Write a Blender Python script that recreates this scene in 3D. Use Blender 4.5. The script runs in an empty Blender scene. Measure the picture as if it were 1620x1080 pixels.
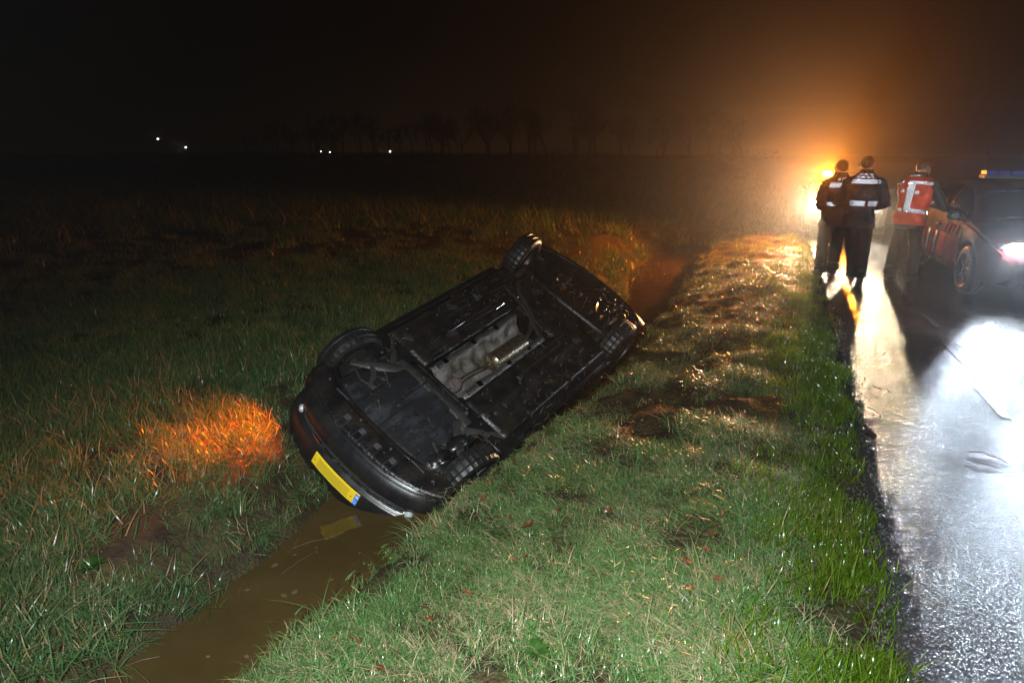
import bpy, math, random
import numpy as np
from mathutils import Vector, Matrix, Euler

S = bpy.context.scene
COL = S.collection
rnd = random.Random(7)
RS = np.random.RandomState(11)
R = math.radians

# ------------------------------------------------------------------ camera, world, lights, exposure
cam_d = bpy.data.cameras.new('camera')
cam = bpy.data.objects.new('camera', cam_d)
COL.objects.link(cam)
cam_d.sensor_width = 36.0
cam_d.lens = 36.0 * 1000.0 / 1620.0
cam_d.clip_start = 0.02
cam_d.clip_end = 2000
cam.location = (0, 0, 1.9)
cam.rotation_euler = Euler((R(90 - 16.962), 0, R(23.75)), 'XYZ')
S.camera = cam

world = bpy.data.worlds.new('World')
S.world = world
world.use_nodes = True
wn, wl = world.node_tree.nodes, world.node_tree.links
wn.clear()
w_out = wn.new('ShaderNodeOutputWorld')
w_bg = wn.new('ShaderNodeBackground')
w_tc = wn.new('ShaderNodeTexCoord')
w_sep = wn.new('ShaderNodeSeparateXYZ')
w_ramp = wn.new('ShaderNodeValToRGB')          # night sky: warm light pollution low down, near black above
w_ramp.color_ramp.elements[0].position = 0.0
w_ramp.color_ramp.elements[0].color = (0.034, 0.017, 0.007, 1)
w_ramp.color_ramp.elements[1].position = 0.5
w_ramp.color_ramp.elements[1].color = (0.0008, 0.0006, 0.0006, 1)
for p_, c_ in ((0.06, (0.012, 0.0065, 0.003, 1)), (0.14, (0.0030, 0.0018, 0.0011, 1))):
    w_ramp.color_ramp.elements.new(p_).color = c_
w_dot = wn.new('ShaderNodeVectorMath')          # a town's glow beyond the trees, fading broadly to both sides
w_dot.operation = 'DOT_PRODUCT'
w_dot.inputs[1].default_value = (-0.366, 0.930, 0.0)
w_mr = wn.new('ShaderNodeMapRange')
w_mr.interpolation_type = 'SMOOTHSTEP'
w_mr.inputs['From Min'].default_value = 0.90
w_mr.inputs['From Max'].default_value = 1.0
w_mr.inputs['To Min'].default_value = 0.06
w_mr.inputs['To Max'].default_value = 0.36
wl.new(w_tc.outputs['Generated'], w_sep.inputs[0])
wl.new(w_tc.outputs['Generated'], w_dot.inputs[0])
wl.new(w_dot.outputs['Value'], w_mr.inputs['Value'])
wl.new(w_mr.outputs[0], w_bg.inputs['Strength'])
wl.new(w_sep.outputs['Z'], w_ramp.inputs['Fac'])
wl.new(w_ramp.outputs['Color'], w_bg.inputs['Color'])
wl.new(w_bg.outputs[0], w_out.inputs['Surface'])


def lamp(name, kind, loc, power, color, radius=0.05, target=None, size=None, blend=1.0):
    d = bpy.data.lights.new(name, kind)
    d.energy = power
    d.color = color
    d.shadow_soft_size = radius
    if kind == 'SPOT':
        d.spot_size = R(size)
        d.spot_blend = blend
    o = bpy.data.objects.new(name, d)
    COL.objects.link(o)
    o.location = loc
    if target is not None:
        o.rotation_euler = (Vector(target) - Vector(loc)).to_track_quat('-Z', 'Y').to_euler()
    return o


# the photographer's own flash, beside the camera
lamp('camera_flash', 'SPOT', (-0.22, -0.18, 2.12), 1900, (0.90, 0.97, 1.0), 0.05, (-1.25, 2.1, -0.6), 110, 1.0)
lamp('officer_fill_light', 'SPOT', (0.02, -0.06, 2.0), 900, (0.9, 0.95, 1.0), 0.03, (1.05, 10.7, 1.2), 26, 1.0)  # added narrow fill, brightens the officers and their reflective strips
# headlights of the far car, its amber beacon, headlights of the rescue car, hazard lamp of the wreck
FAR_LAMPS = ((0.48, 16.02, 0.70), (1.62, 16.02, 0.70))
for i, p in enumerate(FAR_LAMPS):
    lamp('far_headlight_lamp', 'SPOT', (p[0], p[1] - 0.03, p[2]), (3900, 1100)[i], (1.0, 0.76, 0.46), 0.07, (p[0] - (2.6, 2.1)[i], 2.0, (2.4, 0.9)[i]), (60, 24)[i], 1.0)
BEACON = (0.60, 16.85, 1.29)
lamp('beacon_lamp', 'SPOT', (BEACON[0], BEACON[1] - 0.1, BEACON[2] + 0.06), 5200, (1.0, 0.26, 0.010), 0.08, (BEACON[0] - 0.72, BEACON[1] - 0.1 - 0.68, BEACON[2] + 0.30), 140, 0.7)
EXPOSURE = 0.0
S.view_settings.view_transform = 'Standard'
S.view_settings.look = 'None'
S.view_settings.exposure = EXPOSURE
S.view_settings.gamma = 1.0
S.view_settings.use_curve_mapping = False
S.render.engine = 'CYCLES'
S.cycles.use_denoising = True
S.cycles.blur_glossy = 0.0
S.cycles.max_bounces = 8
S.cycles.diffuse_bounces = 3
S.cycles.glossy_bounces = 5
S.cycles.transmission_bounces = 4
S.cycles.volume_bounces = 0
S.cycles.sample_clamp_indirect = 6.0


# ------------------------------------------------------------------ materials
def new_mat(name):
    m = bpy.data.materials.new(name)
    m.use_nodes = True
    n = m.node_tree.nodes
    return m, n, m.node_tree.links, n['Principled BSDF']


def mat(name, col, rough=0.6, metal=0.0, col2=None, scale=6.0, bump=0.0, bscale=40.0, spec=0.5, coat=0.0, rough2=None):
    m, n, l, b = new_mat(name)
    tc = n.new('ShaderNodeTexCoord')
    nz = n.new('ShaderNodeTexNoise')
    nz.inputs['Scale'].default_value = scale
    nz.inputs['Detail'].default_value = 5
    l.new(tc.outputs['Object'], nz.inputs['Vector'])
    mx = n.new('ShaderNodeMix')
    mx.data_type = 'RGBA'
    c2 = col2 or tuple(c * 0.6 for c in col)
    mx.inputs[6].default_value = (*col, 1)
    mx.inputs[7].default_value = (*c2, 1)
    rp = n.new('ShaderNodeMapRange')
    rp.inputs['From Min'].default_value = 0.38
    rp.inputs['From Max'].default_value = 0.64
    l.new(nz.outputs['Fac'], rp.inputs['Value'])
    l.new(rp.outputs[0], mx.inputs[0])
    l.new(mx.outputs[2], b.inputs['Base Color'])
    rr = n.new('ShaderNodeMapRange')
    rr.inputs['To Min'].default_value = rough
    rr.inputs['To Max'].default_value = rough2 if rough2 is not None else min(1, rough * 1.3)
    l.new(rp.outputs[0], rr.inputs['Value'])
    l.new(rr.outputs[0], b.inputs['Roughness'])
    b.inputs['Metallic'].default_value = metal
    b.inputs['Specular IOR Level'].default_value = spec
    b.inputs['Coat Weight'].default_value = coat
    b.inputs['Coat Roughness'].default_value = 0.06
    if bump:
        nb = n.new('ShaderNodeTexNoise')
        nb.inputs['Scale'].default_value = bscale
        nb.inputs['Detail'].default_value = 4
        l.new(tc.outputs['Object'], nb.inputs['Vector'])
        bp = n.new('ShaderNodeBump')
        bp.inputs['Strength'].default_value = 1.0
        bp.inputs['Distance'].default_value = bump
        l.new(nb.outputs['Fac'], bp.inputs['Height'])
        l.new(bp.outputs[0], b.inputs['Normal'])
    return m


def glow(name, col, strength):
    m, n, l, b = new_mat(name)
    tc = n.new('ShaderNodeTexCoord')
    nz = n.new('ShaderNodeTexNoise')
    nz.inputs['Scale'].default_value = 30
    l.new(tc.outputs['Object'], nz.inputs['Vector'])
    mp = n.new('ShaderNodeMapRange')
    mp.inputs['To Min'].default_value = strength * 0.8
    mp.inputs['To Max'].default_value = strength * 1.2
    l.new(nz.outputs['Fac'], mp.inputs['Value'])
    b.inputs['Base Color'].default_value = (*col, 1)
    b.inputs['Emission Color'].default_value = (*col, 1)
    l.new(mp.outputs[0], b.inputs['Emission Strength'])
    m.cycles.emission_sampling = 'NONE'
    return m


M = {}
M['paint_black'] = mat('black_car_paint', (0.005, 0.005, 0.006), 0.25, 0, (0.009, 0.008, 0.007), 5, 0.0, coat=0.5)
M['bumper_black'] = mat('black_bumper_plastic', (0.006, 0.006, 0.0075), 0.27, 0, (0.012, 0.011, 0.010), 7, 0.0006, 120, 0.5)
M['under_black'] = mat('underseal_black', (0.0035, 0.0035, 0.0042), 0.34, 0, (0.012, 0.0085, 0.006), 7, 0.007, 34, 0.4)
M['under_grey'] = mat('dirty_grey_steel', (0.035, 0.033, 0.032), 0.45, 0.3, (0.02, 0.017, 0.013), 12, 0.002, 60)
M['rubber'] = mat('tyre_rubber', (0.006, 0.006, 0.006), 0.4, 0, (0.011, 0.010, 0.009), 12, 0.001, 90, 0.4)
M['rim_steel'] = mat('wheel_steel', (0.05, 0.05, 0.055), 0.4, 0.7, (0.03, 0.027, 0.024), 15)
M['shield_alu'] = mat('aluminium_heat_shield', (0.21, 0.19, 0.17), 0.40, 0.35, (0.045, 0.036, 0.025), 8, 0.006, 26)
M['pipe_steel'] = mat('exhaust_steel', (0.30, 0.25, 0.17), 0.25, 0.9, (0.17, 0.12, 0.08), 18, 0.001, 70)
M['rust'] = mat('rusty_flange', (0.09, 0.07, 0.066), 0.7, 0.2, (0.06, 0.04, 0.034), 20, 0.003, 60)
M['chrome'] = mat('chrome_strip', (0.62, 0.64, 0.68), 0.15, 1.0, (0.4, 0.4, 0.42), 20)
M['shiny_bits'] = mat('bare_wet_metal', (0.5, 0.47, 0.45), 0.12, 1.0, (0.3, 0.26, 0.24), 30)
M['lamp_glass'] = mat('lamp_glass', (0.6, 0.62, 0.66), 0.06, 0.3, (0.45, 0.47, 0.5), 20)
M['clip_grey'] = mat('grey_plastic_clip', (0.045, 0.048, 0.055), 0.4, 0, (0.03, 0.03, 0.034), 20)
M['plate_yellow'] = mat('yellow_plate', (0.80, 0.56, 0.015), 0.35, 0, (0.74, 0.50, 0.015), 6)
M['plate_grey'] = mat('blurred_plate_print', (0.52, 0.38, 0.02), 0.4, 0, (0.60, 0.43, 0.02), 4)
M['plate_blue'] = mat('blue_plate_band', (0.03, 0.22, 0.72), 0.35, 0, (0.02, 0.18, 0.62), 9)
M['plate_white'] = mat('white_print', (0.75, 0.78, 0.82), 0.4, 0, (0.6, 0.62, 0.66), 9)
M['red_paint'] = mat('red_vehicle_paint', (0.06, 0.003, 0.005), 0.6, 0, (0.05, 0.003, 0.004), 5, spec=0.2)
M['red_retro'] = mat('red_marking_film', (0.30, 0.010, 0.014), 0.7, 0, (0.25, 0.009, 0.012), 8, spec=0.1)
M['blue_film'] = mat('dark_blue_marking_film', (0.02, 0.04, 0.14), 0.35, 0, (0.015, 0.03, 0.11), 8)
M['grey_paint'] = mat('dark_grey_paint', (0.02, 0.02, 0.022), 0.4, 0, (0.016, 0.016, 0.018), 5, coat=0.1)
M['glass'] = mat('dark_car_glass', (0.012, 0.012, 0.015), 0.05, 0, (0.015, 0.015, 0.018), 5)
M['trim_black'] = mat('black_trim', (0.015, 0.015, 0.016), 0.45, 0, (0.022, 0.022, 0.022), 12)
M['blue_lens'] = mat('blue_light_lens', (0.04, 0.08, 0.35), 0.12, 0, (0.03, 0.06, 0.28), 12)
M['glow_warm'] = glow('warm_headlight_glow', (1.0, 0.86, 0.66), 120)
M['glow_cold'] = glow('cold_headlight_glow', (0.80, 0.90, 1.0), 160)
M['glow_amber'] = glow('amber_beacon_glow', (1.0, 0.45, 0.05), 40)
M['glow_white'] = glow('far_lamp_glow', (1.0, 0.92, 0.78), 14)
M['glow_hazard'] = glow('hazard_lamp_glow', (1.0, 0.25, 0.01), 10)
M['jacket'] = mat('dark_jacket_cloth', (0.022, 0.023, 0.028), 0.8, 0, (0.035, 0.035, 0.04), 14, 0.006, 22)
M['trousers'] = mat('dark_trouser_cloth', (0.010, 0.010, 0.013), 0.85, 0, (0.016, 0.016, 0.019), 12, 0.008, 16)
M['boots'] = mat('black_boot_leather', (0.012, 0.012, 0.012), 0.4, 0, (0.02, 0.02, 0.02), 20)
M['vest_red'] = mat('orange_red_vest_cloth', (0.85, 0.075, 0.025), 0.7, 0, (0.75, 0.06, 0.02), 10, 0.006, 20)
M['skin'] = mat('skin', (0.50, 0.30, 0.22), 0.5, 0, (0.42, 0.24, 0.18), 12)
M['hair'] = mat('dark_hair', (0.03, 0.02, 0.014), 0.5, 0, (0.045, 0.03, 0.02), 30, 0.006, 60)
M['retro'] = mat('retroreflective_film', (0.95, 0.95, 0.97), 0.13, 1.0, (0.9, 0.91, 0.95), 40, rough2=0.16)
M['road_paint'] = mat('worn_road_paint', (0.085, 0.083, 0.08), 0.16, 0, (0.045, 0.045, 0.045), 26, 0.005, 75, 0.2)
M['bark'] = mat('bare_tree_bark', (0.06, 0.05, 0.04), 0.9, 0, (0.04, 0.034, 0.028), 3, 0.02, 8)
M['twig'] = mat('wet_twig_bark', (0.022, 0.017, 0.013), 0.4, 0, (0.035, 0.027, 0.02), 60, 0.002, 150)
M['stone'] = mat('wet_road_grit', (0.022, 0.021, 0.02), 0.5, 0, (0.012, 0.011, 0.010), 80, 0.002, 200)
M['reed'] = mat('dead_reed', (0.10, 0.075, 0.04), 0.5, 0, (0.06, 0.04, 0.02), 30)
M['wall_dark'] = mat('farm_wall', (0.25, 0.2, 0.16), 0.8, 0, (0.2, 0.16, 0.12), 3)
M['pole'] = mat('lamp_pole_steel', (0.2, 0.2, 0.2), 0.5, 0.5, (0.15, 0.15, 0.15), 4)


def tray_material():
    m, n, l, b = new_mat('scuffed_undertray_plastic')
    tc = n.new('ShaderNodeTexCoord')
    nz = n.new('ShaderNodeTexNoise')
    nz.inputs['Scale'].default_value = 4.2
    nz.inputs['Detail'].default_value = 7
    nz.inputs['Roughness'].default_value = 0.68
    mpg = n.new('ShaderNodeMapping')
    mpg.inputs['Scale'].default_value = (0.55, 1.2, 1)
    l.new(tc.outputs['Object'], mpg.inputs['Vector'])
    l.new(mpg.outputs[0], nz.inputs['Vector'])
    rp = n.new('ShaderNodeValToRGB')
    rp.color_ramp.elements[0].position = 0.535
    rp.color_ramp.elements[0].color = (0.006, 0.006, 0.007, 1)
    rp.color_ramp.elements[1].position = 0.66
    rp.color_ramp.elements[1].color = (0.024, 0.025, 0.031, 1)
    l.new(nz.outputs['Fac'], rp.inputs[0])
    l.new(rp.outputs[0], b.inputs['Base Color'])
    b.inputs['Roughness'].default_value = 0.5
    bp = n.new('ShaderNodeBump')
    bp.inputs['Distance'].default_value = 0.004
    n2 = n.new('ShaderNodeTexNoise')
    n2.inputs['Scale'].default_value = 25
    l.new(tc.outputs['Object'], n2.inputs['Vector'])
    l.new(n2.outputs['Fac'], bp.inputs['Height'])
    l.new(bp.outputs[0], b.inputs['Normal'])
    return m


M['tray'] = tray_material()


def grass_material(name, c_lo, c_hi, straw, straw_amt, rough=0.22, trans=0.45):
    """blade colour from the per-blade 'tint' attribute, patches from world noise; thin blades let light through"""
    m, n, l, b = new_mat(name)
    out = n['Material Output']
    at = n.new('ShaderNodeAttribute')
    at.attribute_name = 'tint'
    geo = n.new('ShaderNodeNewGeometry')
    oi = n.new('ShaderNodeObjectInfo')
    nz = n.new('ShaderNodeTexNoise')
    nz.inputs['Scale'].default_value = 1.7
    nz.inputs['Detail'].default_value = 4
    l.new(geo.outputs['Position'], nz.inputs['Vector'])
    m1 = n.new('ShaderNodeMix')
    m1.data_type = 'RGBA'
    m1.inputs[6].default_value = (*c_lo, 1)
    m1.inputs[7].default_value = (*c_hi, 1)
    l.new(oi.outputs['Random'], m1.inputs[0])
    ad = n.new('ShaderNodeMath')
    ad.operation = 'ADD'
    l.new(at.outputs['Fac'], ad.inputs[0])
    l.new(nz.outputs['Fac'], ad.inputs[1])
    mr = n.new('ShaderNodeMapRange')
    mr.inputs['From Min'].default_value = 1.45 - straw_amt
    mr.inputs['From Max'].default_value = 1.50 - straw_amt
    l.new(ad.outputs[0], mr.inputs['Value'])
    m2 = n.new('ShaderNodeMix')
    m2.data_type = 'RGBA'
    m2.inputs[7].default_value = (*straw, 1)
    l.new(mr.outputs[0], m2.inputs[0])
    l.new(m1.outputs[2], m2.inputs[6])
    l.new(m2.outputs[2], b.inputs['Base Color'])
    b.inputs['Roughness'].default_value = rough
    b.inputs['Specular IOR Level'].default_value = 0.4
    tr = n.new('ShaderNodeBsdfTranslucent')
    l.new(m2.outputs[2], tr.inputs['Color'])
    ms = n.new('ShaderNodeMixShader')
    ms.inputs[0].default_value = trans
    l.new(b.outputs[0], ms.inputs[1])
    l.new(tr.outputs[0], ms.inputs[2])
    l.new(ms.outputs[0], out.inputs['Surface'])
    return m


M['grass_verge'] = grass_material('lush_verge_grass', (0.075, 0.155, 0.008), (0.14, 0.22, 0.014), (0.24, 0.19, 0.06), 0.08, 0.2, 0.6)
M['grass_bank'] = grass_material('matted_bank_grass', (0.055, 0.145, 0.032), (0.13, 0.23, 0.08), (0.36, 0.29, 0.17), 0.24, 0.28, 0.45)
M['grass_field'] = grass_material('field_grass', (0.045, 0.12, 0.035), (0.09, 0.165, 0.055), (0.24, 0.19, 0.09), 0.16, 0.3, 0.4)
M['leaf'] = grass_material('dead_leaf', (0.07, 0.028, 0.012), (0.16, 0.065, 0.026), (0.22, 0.12, 0.06), 0.2, 0.3, 0.3)
M['weed'] = grass_material('broad_green_leaf', (0.025, 0.07, 0.012), (0.035, 0.085, 0.016), (0.04, 0.085, 0.02), 0.0, 0.25, 0.35)


def soil_material():
    m, n, l, b = new_mat('wet_soil')
    geo = n.new('ShaderNodeNewGeometry')
    nz = n.new('ShaderNodeTexNoise')
    nz.inputs['Scale'].default_value = 5
    nz.inputs['Detail'].default_value = 8
    l.new(geo.outputs['Position'], nz.inputs['Vector'])
    rp = n.new('ShaderNodeValToRGB')
    rp.color_ramp.elements[0].position = 0.35
    rp.color_ramp.elements[0].color = (0.018, 0.011, 0.006, 1)
    rp.color_ramp.elements[1].position = 0.68
    rp.color_ramp.elements[1].color = (0.045, 0.036, 0.012, 1)
    l.new(nz.outputs['Fac'], rp.inputs[0])
    l.new(rp.outputs[0], b.inputs['Base Color'])
    b.inputs['Roughness'].default_value = 0.7
    b.inputs['Specular IOR Level'].default_value = 0.2
    n2 = n.new('ShaderNodeTexNoise')
    n2.inputs['Scale'].default_value = 28
    n2.inputs['Detail'].default_value = 6
    l.new(geo.outputs['Position'], n2.inputs['Vector'])
    bp = n.new('ShaderNodeBump')
    bp.inputs['Distance'].default_value = 0.03
    l.new(n2.outputs['Fac'], bp.inputs['Height'])
    l.new(bp.outputs[0], b.inputs['Normal'])
    return m


M['soil'] = soil_material()


def road_material():
    m, n, l, b = new_mat('wet_asphalt')
    geo = n.new('ShaderNodeNewGeometry')
    n1 = n.new('ShaderNodeTexNoise')
    n1.inputs['Scale'].default_value = 1.1
    n1.inputs['Detail'].default_value = 5
    n1.inputs['Roughness'].default_value = 0.62
    l.new(geo.outputs['Position'], n1.inputs['Vector'])
    rp = n.new('ShaderNodeValToRGB')
    rp.color_ramp.elements[0].position = 0.4
    rp.color_ramp.elements[0].color = (0.030, 0.030, 0.032, 1)
    rp.color_ramp.elements[1].position = 0.65
    rp.color_ramp.elements[1].color = (0.052, 0.050, 0.050, 1)
    l.new(n1.outputs['Fac'], rp.inputs[0])
    l.new(rp.outputs[0], b.inputs['Base Color'])
    rr = n.new('ShaderNodeMapRange')
    rr.inputs['From Min'].default_value = 0.38
    rr.inputs['From Max'].default_value = 0.62
    rr.inputs['To Min'].default_value = 0.07
    rr.inputs['To Max'].default_value = 0.17
    l.new(n1.outputs['Fac'], rr.inputs['Value'])
    l.new(rr.outputs[0], b.inputs['Roughness'])
    b.inputs['Specular IOR Level'].default_value = 0.20
    v = n.new('ShaderNodeTexVoronoi')
    v.inputs['Scale'].default_value = 105
    v.inputs['Randomness'].default_value = 1
    l.new(geo.outputs['Position'], v.inputs['Vector'])
    n3 = n.new('ShaderNodeTexNoise')
    n3.inputs['Scale'].default_value = 42
    n3.inputs['Detail'].default_value = 5
    l.new(geo.outputs['Position'], n3.inputs['Vector'])
    ad = n.new('ShaderNodeMath')
    ad.operation = 'ADD'
    l.new(v.outputs['Distance'], ad.inputs[0])
    l.new(n3.outputs['Fac'], ad.inputs[1])
    bp = n.new('ShaderNodeBump')
    bp.inputs['Distance'].default_value = 0.0031
    l.new(ad.outputs[0], bp.inputs['Height'])
    l.new(bp.outputs[0], b.inputs['Normal'])
    return m


M['road'] = road_material()


def water_material():
    m, n, l, b = new_mat('muddy_ditch_water')
    geo = n.new('ShaderNodeNewGeometry')
    nz = n.new('ShaderNodeTexNoise')
    nz.inputs['Scale'].default_value = 2.2
    nz.inputs['Detail'].default_value = 5
    l.new(geo.outputs['Position'], nz.inputs['Vector'])
    rp = n.new('ShaderNodeValToRGB')
    rp.color_ramp.elements[0].position = 0.3
    rp.color_ramp.elements[0].color = (0.040, 0.026, 0.008, 1)
    rp.color_ramp.elements[1].position = 0.7
    rp.color_ramp.elements[1].color = (0.055, 0.036, 0.012, 1)
    l.new(nz.outputs['Fac'], rp.inputs[0])
    l.new(rp.outputs[0], b.inputs['Base Color'])
    b.inputs['Roughness'].default_value = 0.02
    b.inputs['IOR'].default_value = 1.33
    b.inputs['Specular IOR Level'].default_value = 0.75
    n2 = n.new('ShaderNodeTexNoise')
    n2.inputs['Scale'].default_value = 5
    n2.inputs['Detail'].default_value = 2
    l.new(geo.outputs['Position'], n2.inputs['Vector'])
    bp = n.new('ShaderNodeBump')
    bp.inputs['Distance'].default_value = 0.006
    l.new(n2.outputs['Fac'], bp.inputs['Height'])
    l.new(bp.outputs[0], b.inputs['Normal'])
    return m


M['water'] = water_material()


# ------------------------------------------------------------------ mesh helpers
class MB:
    def __init__(self):
        self.v, self.f = [], []

    def add(self, vs, fs):
        o = len(self.v)
        self.v += [tuple(map(float, p)) for p in vs]
        self.f += [tuple(i + o for i in q) for q in fs]
        return self

    def box(self, c, s, rot=None):
        hx, hy, hz = s[0] / 2, s[1] / 2, s[2] / 2
        b = min(hx, hy, hz) * 0.25
        pts = []
        for z, k in ((-hz, b), (-hz + b, 0), (hz - b, 0), (hz, b)):
            for sx, sy in ((-1, -1), (1, -1), (1, 1), (-1, 1)):
                pts.append(Vector((sx * (hx - k), sy * (hy - k), z)))
        if rot is not None:
            mt = Euler(rot).to_matrix()
            pts = [mt @ p for p in pts]
        pts = [p + Vector(c) for p in pts]
        fs = [(3, 2, 1, 0), (12, 13, 14, 15)]
        for k in range(3):
            for j in range(4):
                a, d = k * 4 + j, k * 4 + (j + 1) % 4
                fs.append((a, d, d + 4, a + 4))
        return self.add(pts, fs)

    def grid(self, rows, closed=False, flip=False):
        n, m_ = len(rows), len(rows[0])
        vs = [p for r in rows for p in r]
        fs = []
        for i in range(n - 1):
            for j in range(m_ if closed else m_ - 1):
                a, b = i * m_ + j, i * m_ + (j + 1) % m_
                q = (a, b, b + m_, a + m_)
                fs.append(q[::-1] if flip else q)
        return self.add(vs, fs)

    def tube(self, path, rad, n=8, cap=True):
        path = [Vector(p) for p in path]
        if not isinstance(rad, (list, tuple)):
            rad = [rad] * len(path)
        rows = []
        up = Vector((0.13, 0.21, 0.97))
        for i, p in enumerate(path):
            t = (path[min(i + 1, len(path) - 1)] - path[max(i - 1, 0)]).normalized()
            s = t.cross(up)
            if s.length < 0.15:
                s = t.cross(Vector((1, 0.1, 0)))
            s.normalize()
            w = s.cross(t)
            r_ = rad[i]
            ru, rv = r_ if isinstance(r_, (list, tuple)) else (r_, r_)
            rows.append([p + s * (math.cos(a) * ru) + w * (math.sin(a) * rv) for a in [k * 2 * math.pi / n for k in range(n)]])
        o = len(self.v)
        self.grid(rows, closed=True)
        if cap:
            self.f.append(tuple(o + k for k in range(n))[::-1])
            e_ = o + (len(rows) - 1) * n
            self.f.append(tuple(e_ + k for k in range(n)))
        return self

    def rings(self, rows, cap=True):
        o = len(self.v)
        n = len(rows[0])
        self.grid(rows, closed=True)
        if cap:
            self.f.append(tuple(o + k for k in range(n))[::-1])
            e_ = o + (len(rows) - 1) * n
            self.f.append(tuple(e_ + k for k in range(n)))
        return self

    def revolve_y(self, prof, c, n=32, notch=0.0):
        """profile of (y, r) pairs turned about the local y axis through c"""
        rows = []
        for y, r_ in prof:
            row = []
            for k in range(n):
                a = 2 * math.pi * k / n
                rr = r_ - (notch if (k % 2 and r_ > 0.285) else 0)
                row.append((c[0] + rr * math.cos(a), c[1] + y, c[2] + rr * math.sin(a)))
            rows.append(row)
        return self.grid(rows, closed=True)

    def build(self, name, m, parent=None, smooth=True, angle=35):
        me = bpy.data.meshes.new(name)
        me.from_pydata(self.v, [], self.f)
        me.materials.append(m)
        if smooth:
            me.polygons.foreach_set('use_smooth', [True] * len(me.polygons))
            me.set_sharp_from_angle(angle=R(angle))
        me.update()
        o = bpy.data.objects.new(name, me)
        COL.objects.link(o)
        if parent is not None:
            o.parent = parent
        return o


def solidify(o, t, offset=-1):
    md = o.modifiers.new('thickness', 'SOLIDIFY')
    md.thickness = t
    md.offset = offset
    return o


def tag(o, label=None, cat=None, group=None, kind=None):
    if label:
        o['label'] = label
    if cat:
        o['category'] = cat
    if group:
        o['group'] = group
    if kind:
        o['kind'] = kind
    return o


def thing(name, label, cat, loc=(0, 0, 0), rot=(0, 0, 0), group=None):
    o = bpy.data.objects.new(name, None)
    o.empty_display_size = 0.2
    COL.objects.link(o)
    o.location = loc
    o.rotation_euler = rot
    return tag(o, label, cat, group)


def copy_tree(root):
    def cp(o, parent):
        c = o.copy()
        COL.objects.link(c)
        c.parent = parent
        for ch in list(o.children):
            cp(ch, c)
        return c
    return cp(root, None)


# ------------------------------------------------------------------ terrain
_lat = RS.rand(256, 256)


def vnoise(x, y):
    xi, yi = np.floor(x).astype(int), np.floor(y).astype(int)
    fx, fy = x - xi, y - yi
    fx, fy = fx * fx * (3 - 2 * fx), fy * fy * (3 - 2 * fy)
    g = lambda a, b: _lat[a % 256, b % 256]
    return (g(xi, yi) * (1 - fx) + g(xi + 1, yi) * fx) * (1 - fy) + (g(xi, yi + 1) * (1 - fx) + g(xi + 1, yi + 1) * fx) * fy


def fbm(x, y, s, o=4):
    r_, a, t = 0, 1, 0
    for k in range(o):
        r_ = r_ + a * (vnoise(x * s * 2 ** k + 17.3 * k, y * s * 2 ** k + 5.1 * k) - 0.5)
        t += a
        a *= 0.5
    return r_ / t


def sstep(a, b, x):
    t = np.clip((x - a) / (b - a), 0, 1)
    return t * t * (3 - 2 * t)


WATER_Z = -0.78


def edge_x(y):
    return np.interp(y, [-30, 5, 8, 13, 17, 40, 300], [0.585, 0.585, 0.52, 0.40, 0.25, -1.4, -40])


def lip_x(y):
    return np.interp(y, [-30, 1.5, 2.7, 3.4, 4.3, 5.6, 7, 9, 16, 30], [-1.98, -1.93, -1.87, -1.84, -1.72, -1.50, -1.46, -1.48, -1.72, -1.9])


def left_x(y):
    return np.interp(y, [-30, 2, 3.2, 5, 8, 9.6, 10.8, 12, 14, 17], [-2.98, -2.98, -3.06, -3.1, -3.0, -2.62, -2.50, -2.85, -3.25, -3.3])


def torn(x, y):
    return np.exp(-((x + 0.98) / 0.46) ** 2) * sstep(3.6, 5.0, y) * (1 - sstep(8.2, 11.0, y))


def ground(x, y):
    x = np.asarray(x, float)
    y = np.asarray(y, float)
    wob = 0.16 * fbm(x * 0 + 3.3, y, 1.3, 3)
    ex, xr, xl = edge_x(y), lip_x(y) + wob, left_x(y) + 0.35 * fbm(x * 0 + 9.1, y, 1.1, 4)
    s = np.clip((x - xr) / np.maximum(ex - 0.45 - xr, 0.3), 0, 1)
    zr = -0.34 * (1 - s) ** 1.5 - 0.025
    zr = np.where(x < xr, -0.365 + (x - xr) * 1.75, zr)
    t = np.clip((xl - x) / 1.05, -2, 1)
    zl = np.where(t > 0, WATER_Z + 0.66 * (1 - (1 - np.clip(t, 0, 1)) ** 1.7), WATER_Z + t * 0.9)
    zl = zl + 0.04 * sstep(0.7, 1.6, xl - x)
    bed = -1.15
    mid = 0.5 * (xl + xr)
    z = np.where(x > mid, np.maximum(zr, bed), np.maximum(zl, bed))
    fill = sstep(16.6, 17.6, y)
    z = z * (1 - fill) + fill * np.maximum(z, -0.07)
    amp = 0.05 * sstep(-0.1, 0.7, ex - x) + 0.10 * torn(x, y)
    z = z + 0.05 * sstep(-0.1, 0.7, ex - x) * np.clip(fbm(x + 7, y + 3, 3.1, 2) * 3.0, -0.5, 1) * sstep(2.5, 4.5, y) * sstep(-0.25, 0.2, x - xr)
    z = z + amp * fbm(x, y, 2.3, 5) + 0.05 * torn(x, y) * fbm(x + 40, y, 6.0, 3)
    z = z + 0.10 * fbm(x, y, 0.35, 3) * sstep(4.2, 6.5, -x)
    far = sstep(30, 110, np.hypot(x, y))
    z = z + far * 0.6 * (fbm(x, y, 0.03, 3))
    on = sstep(0.0, 0.25, x - ex)
    z = z * (1 - on) + on * -0.045
    return z


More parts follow.
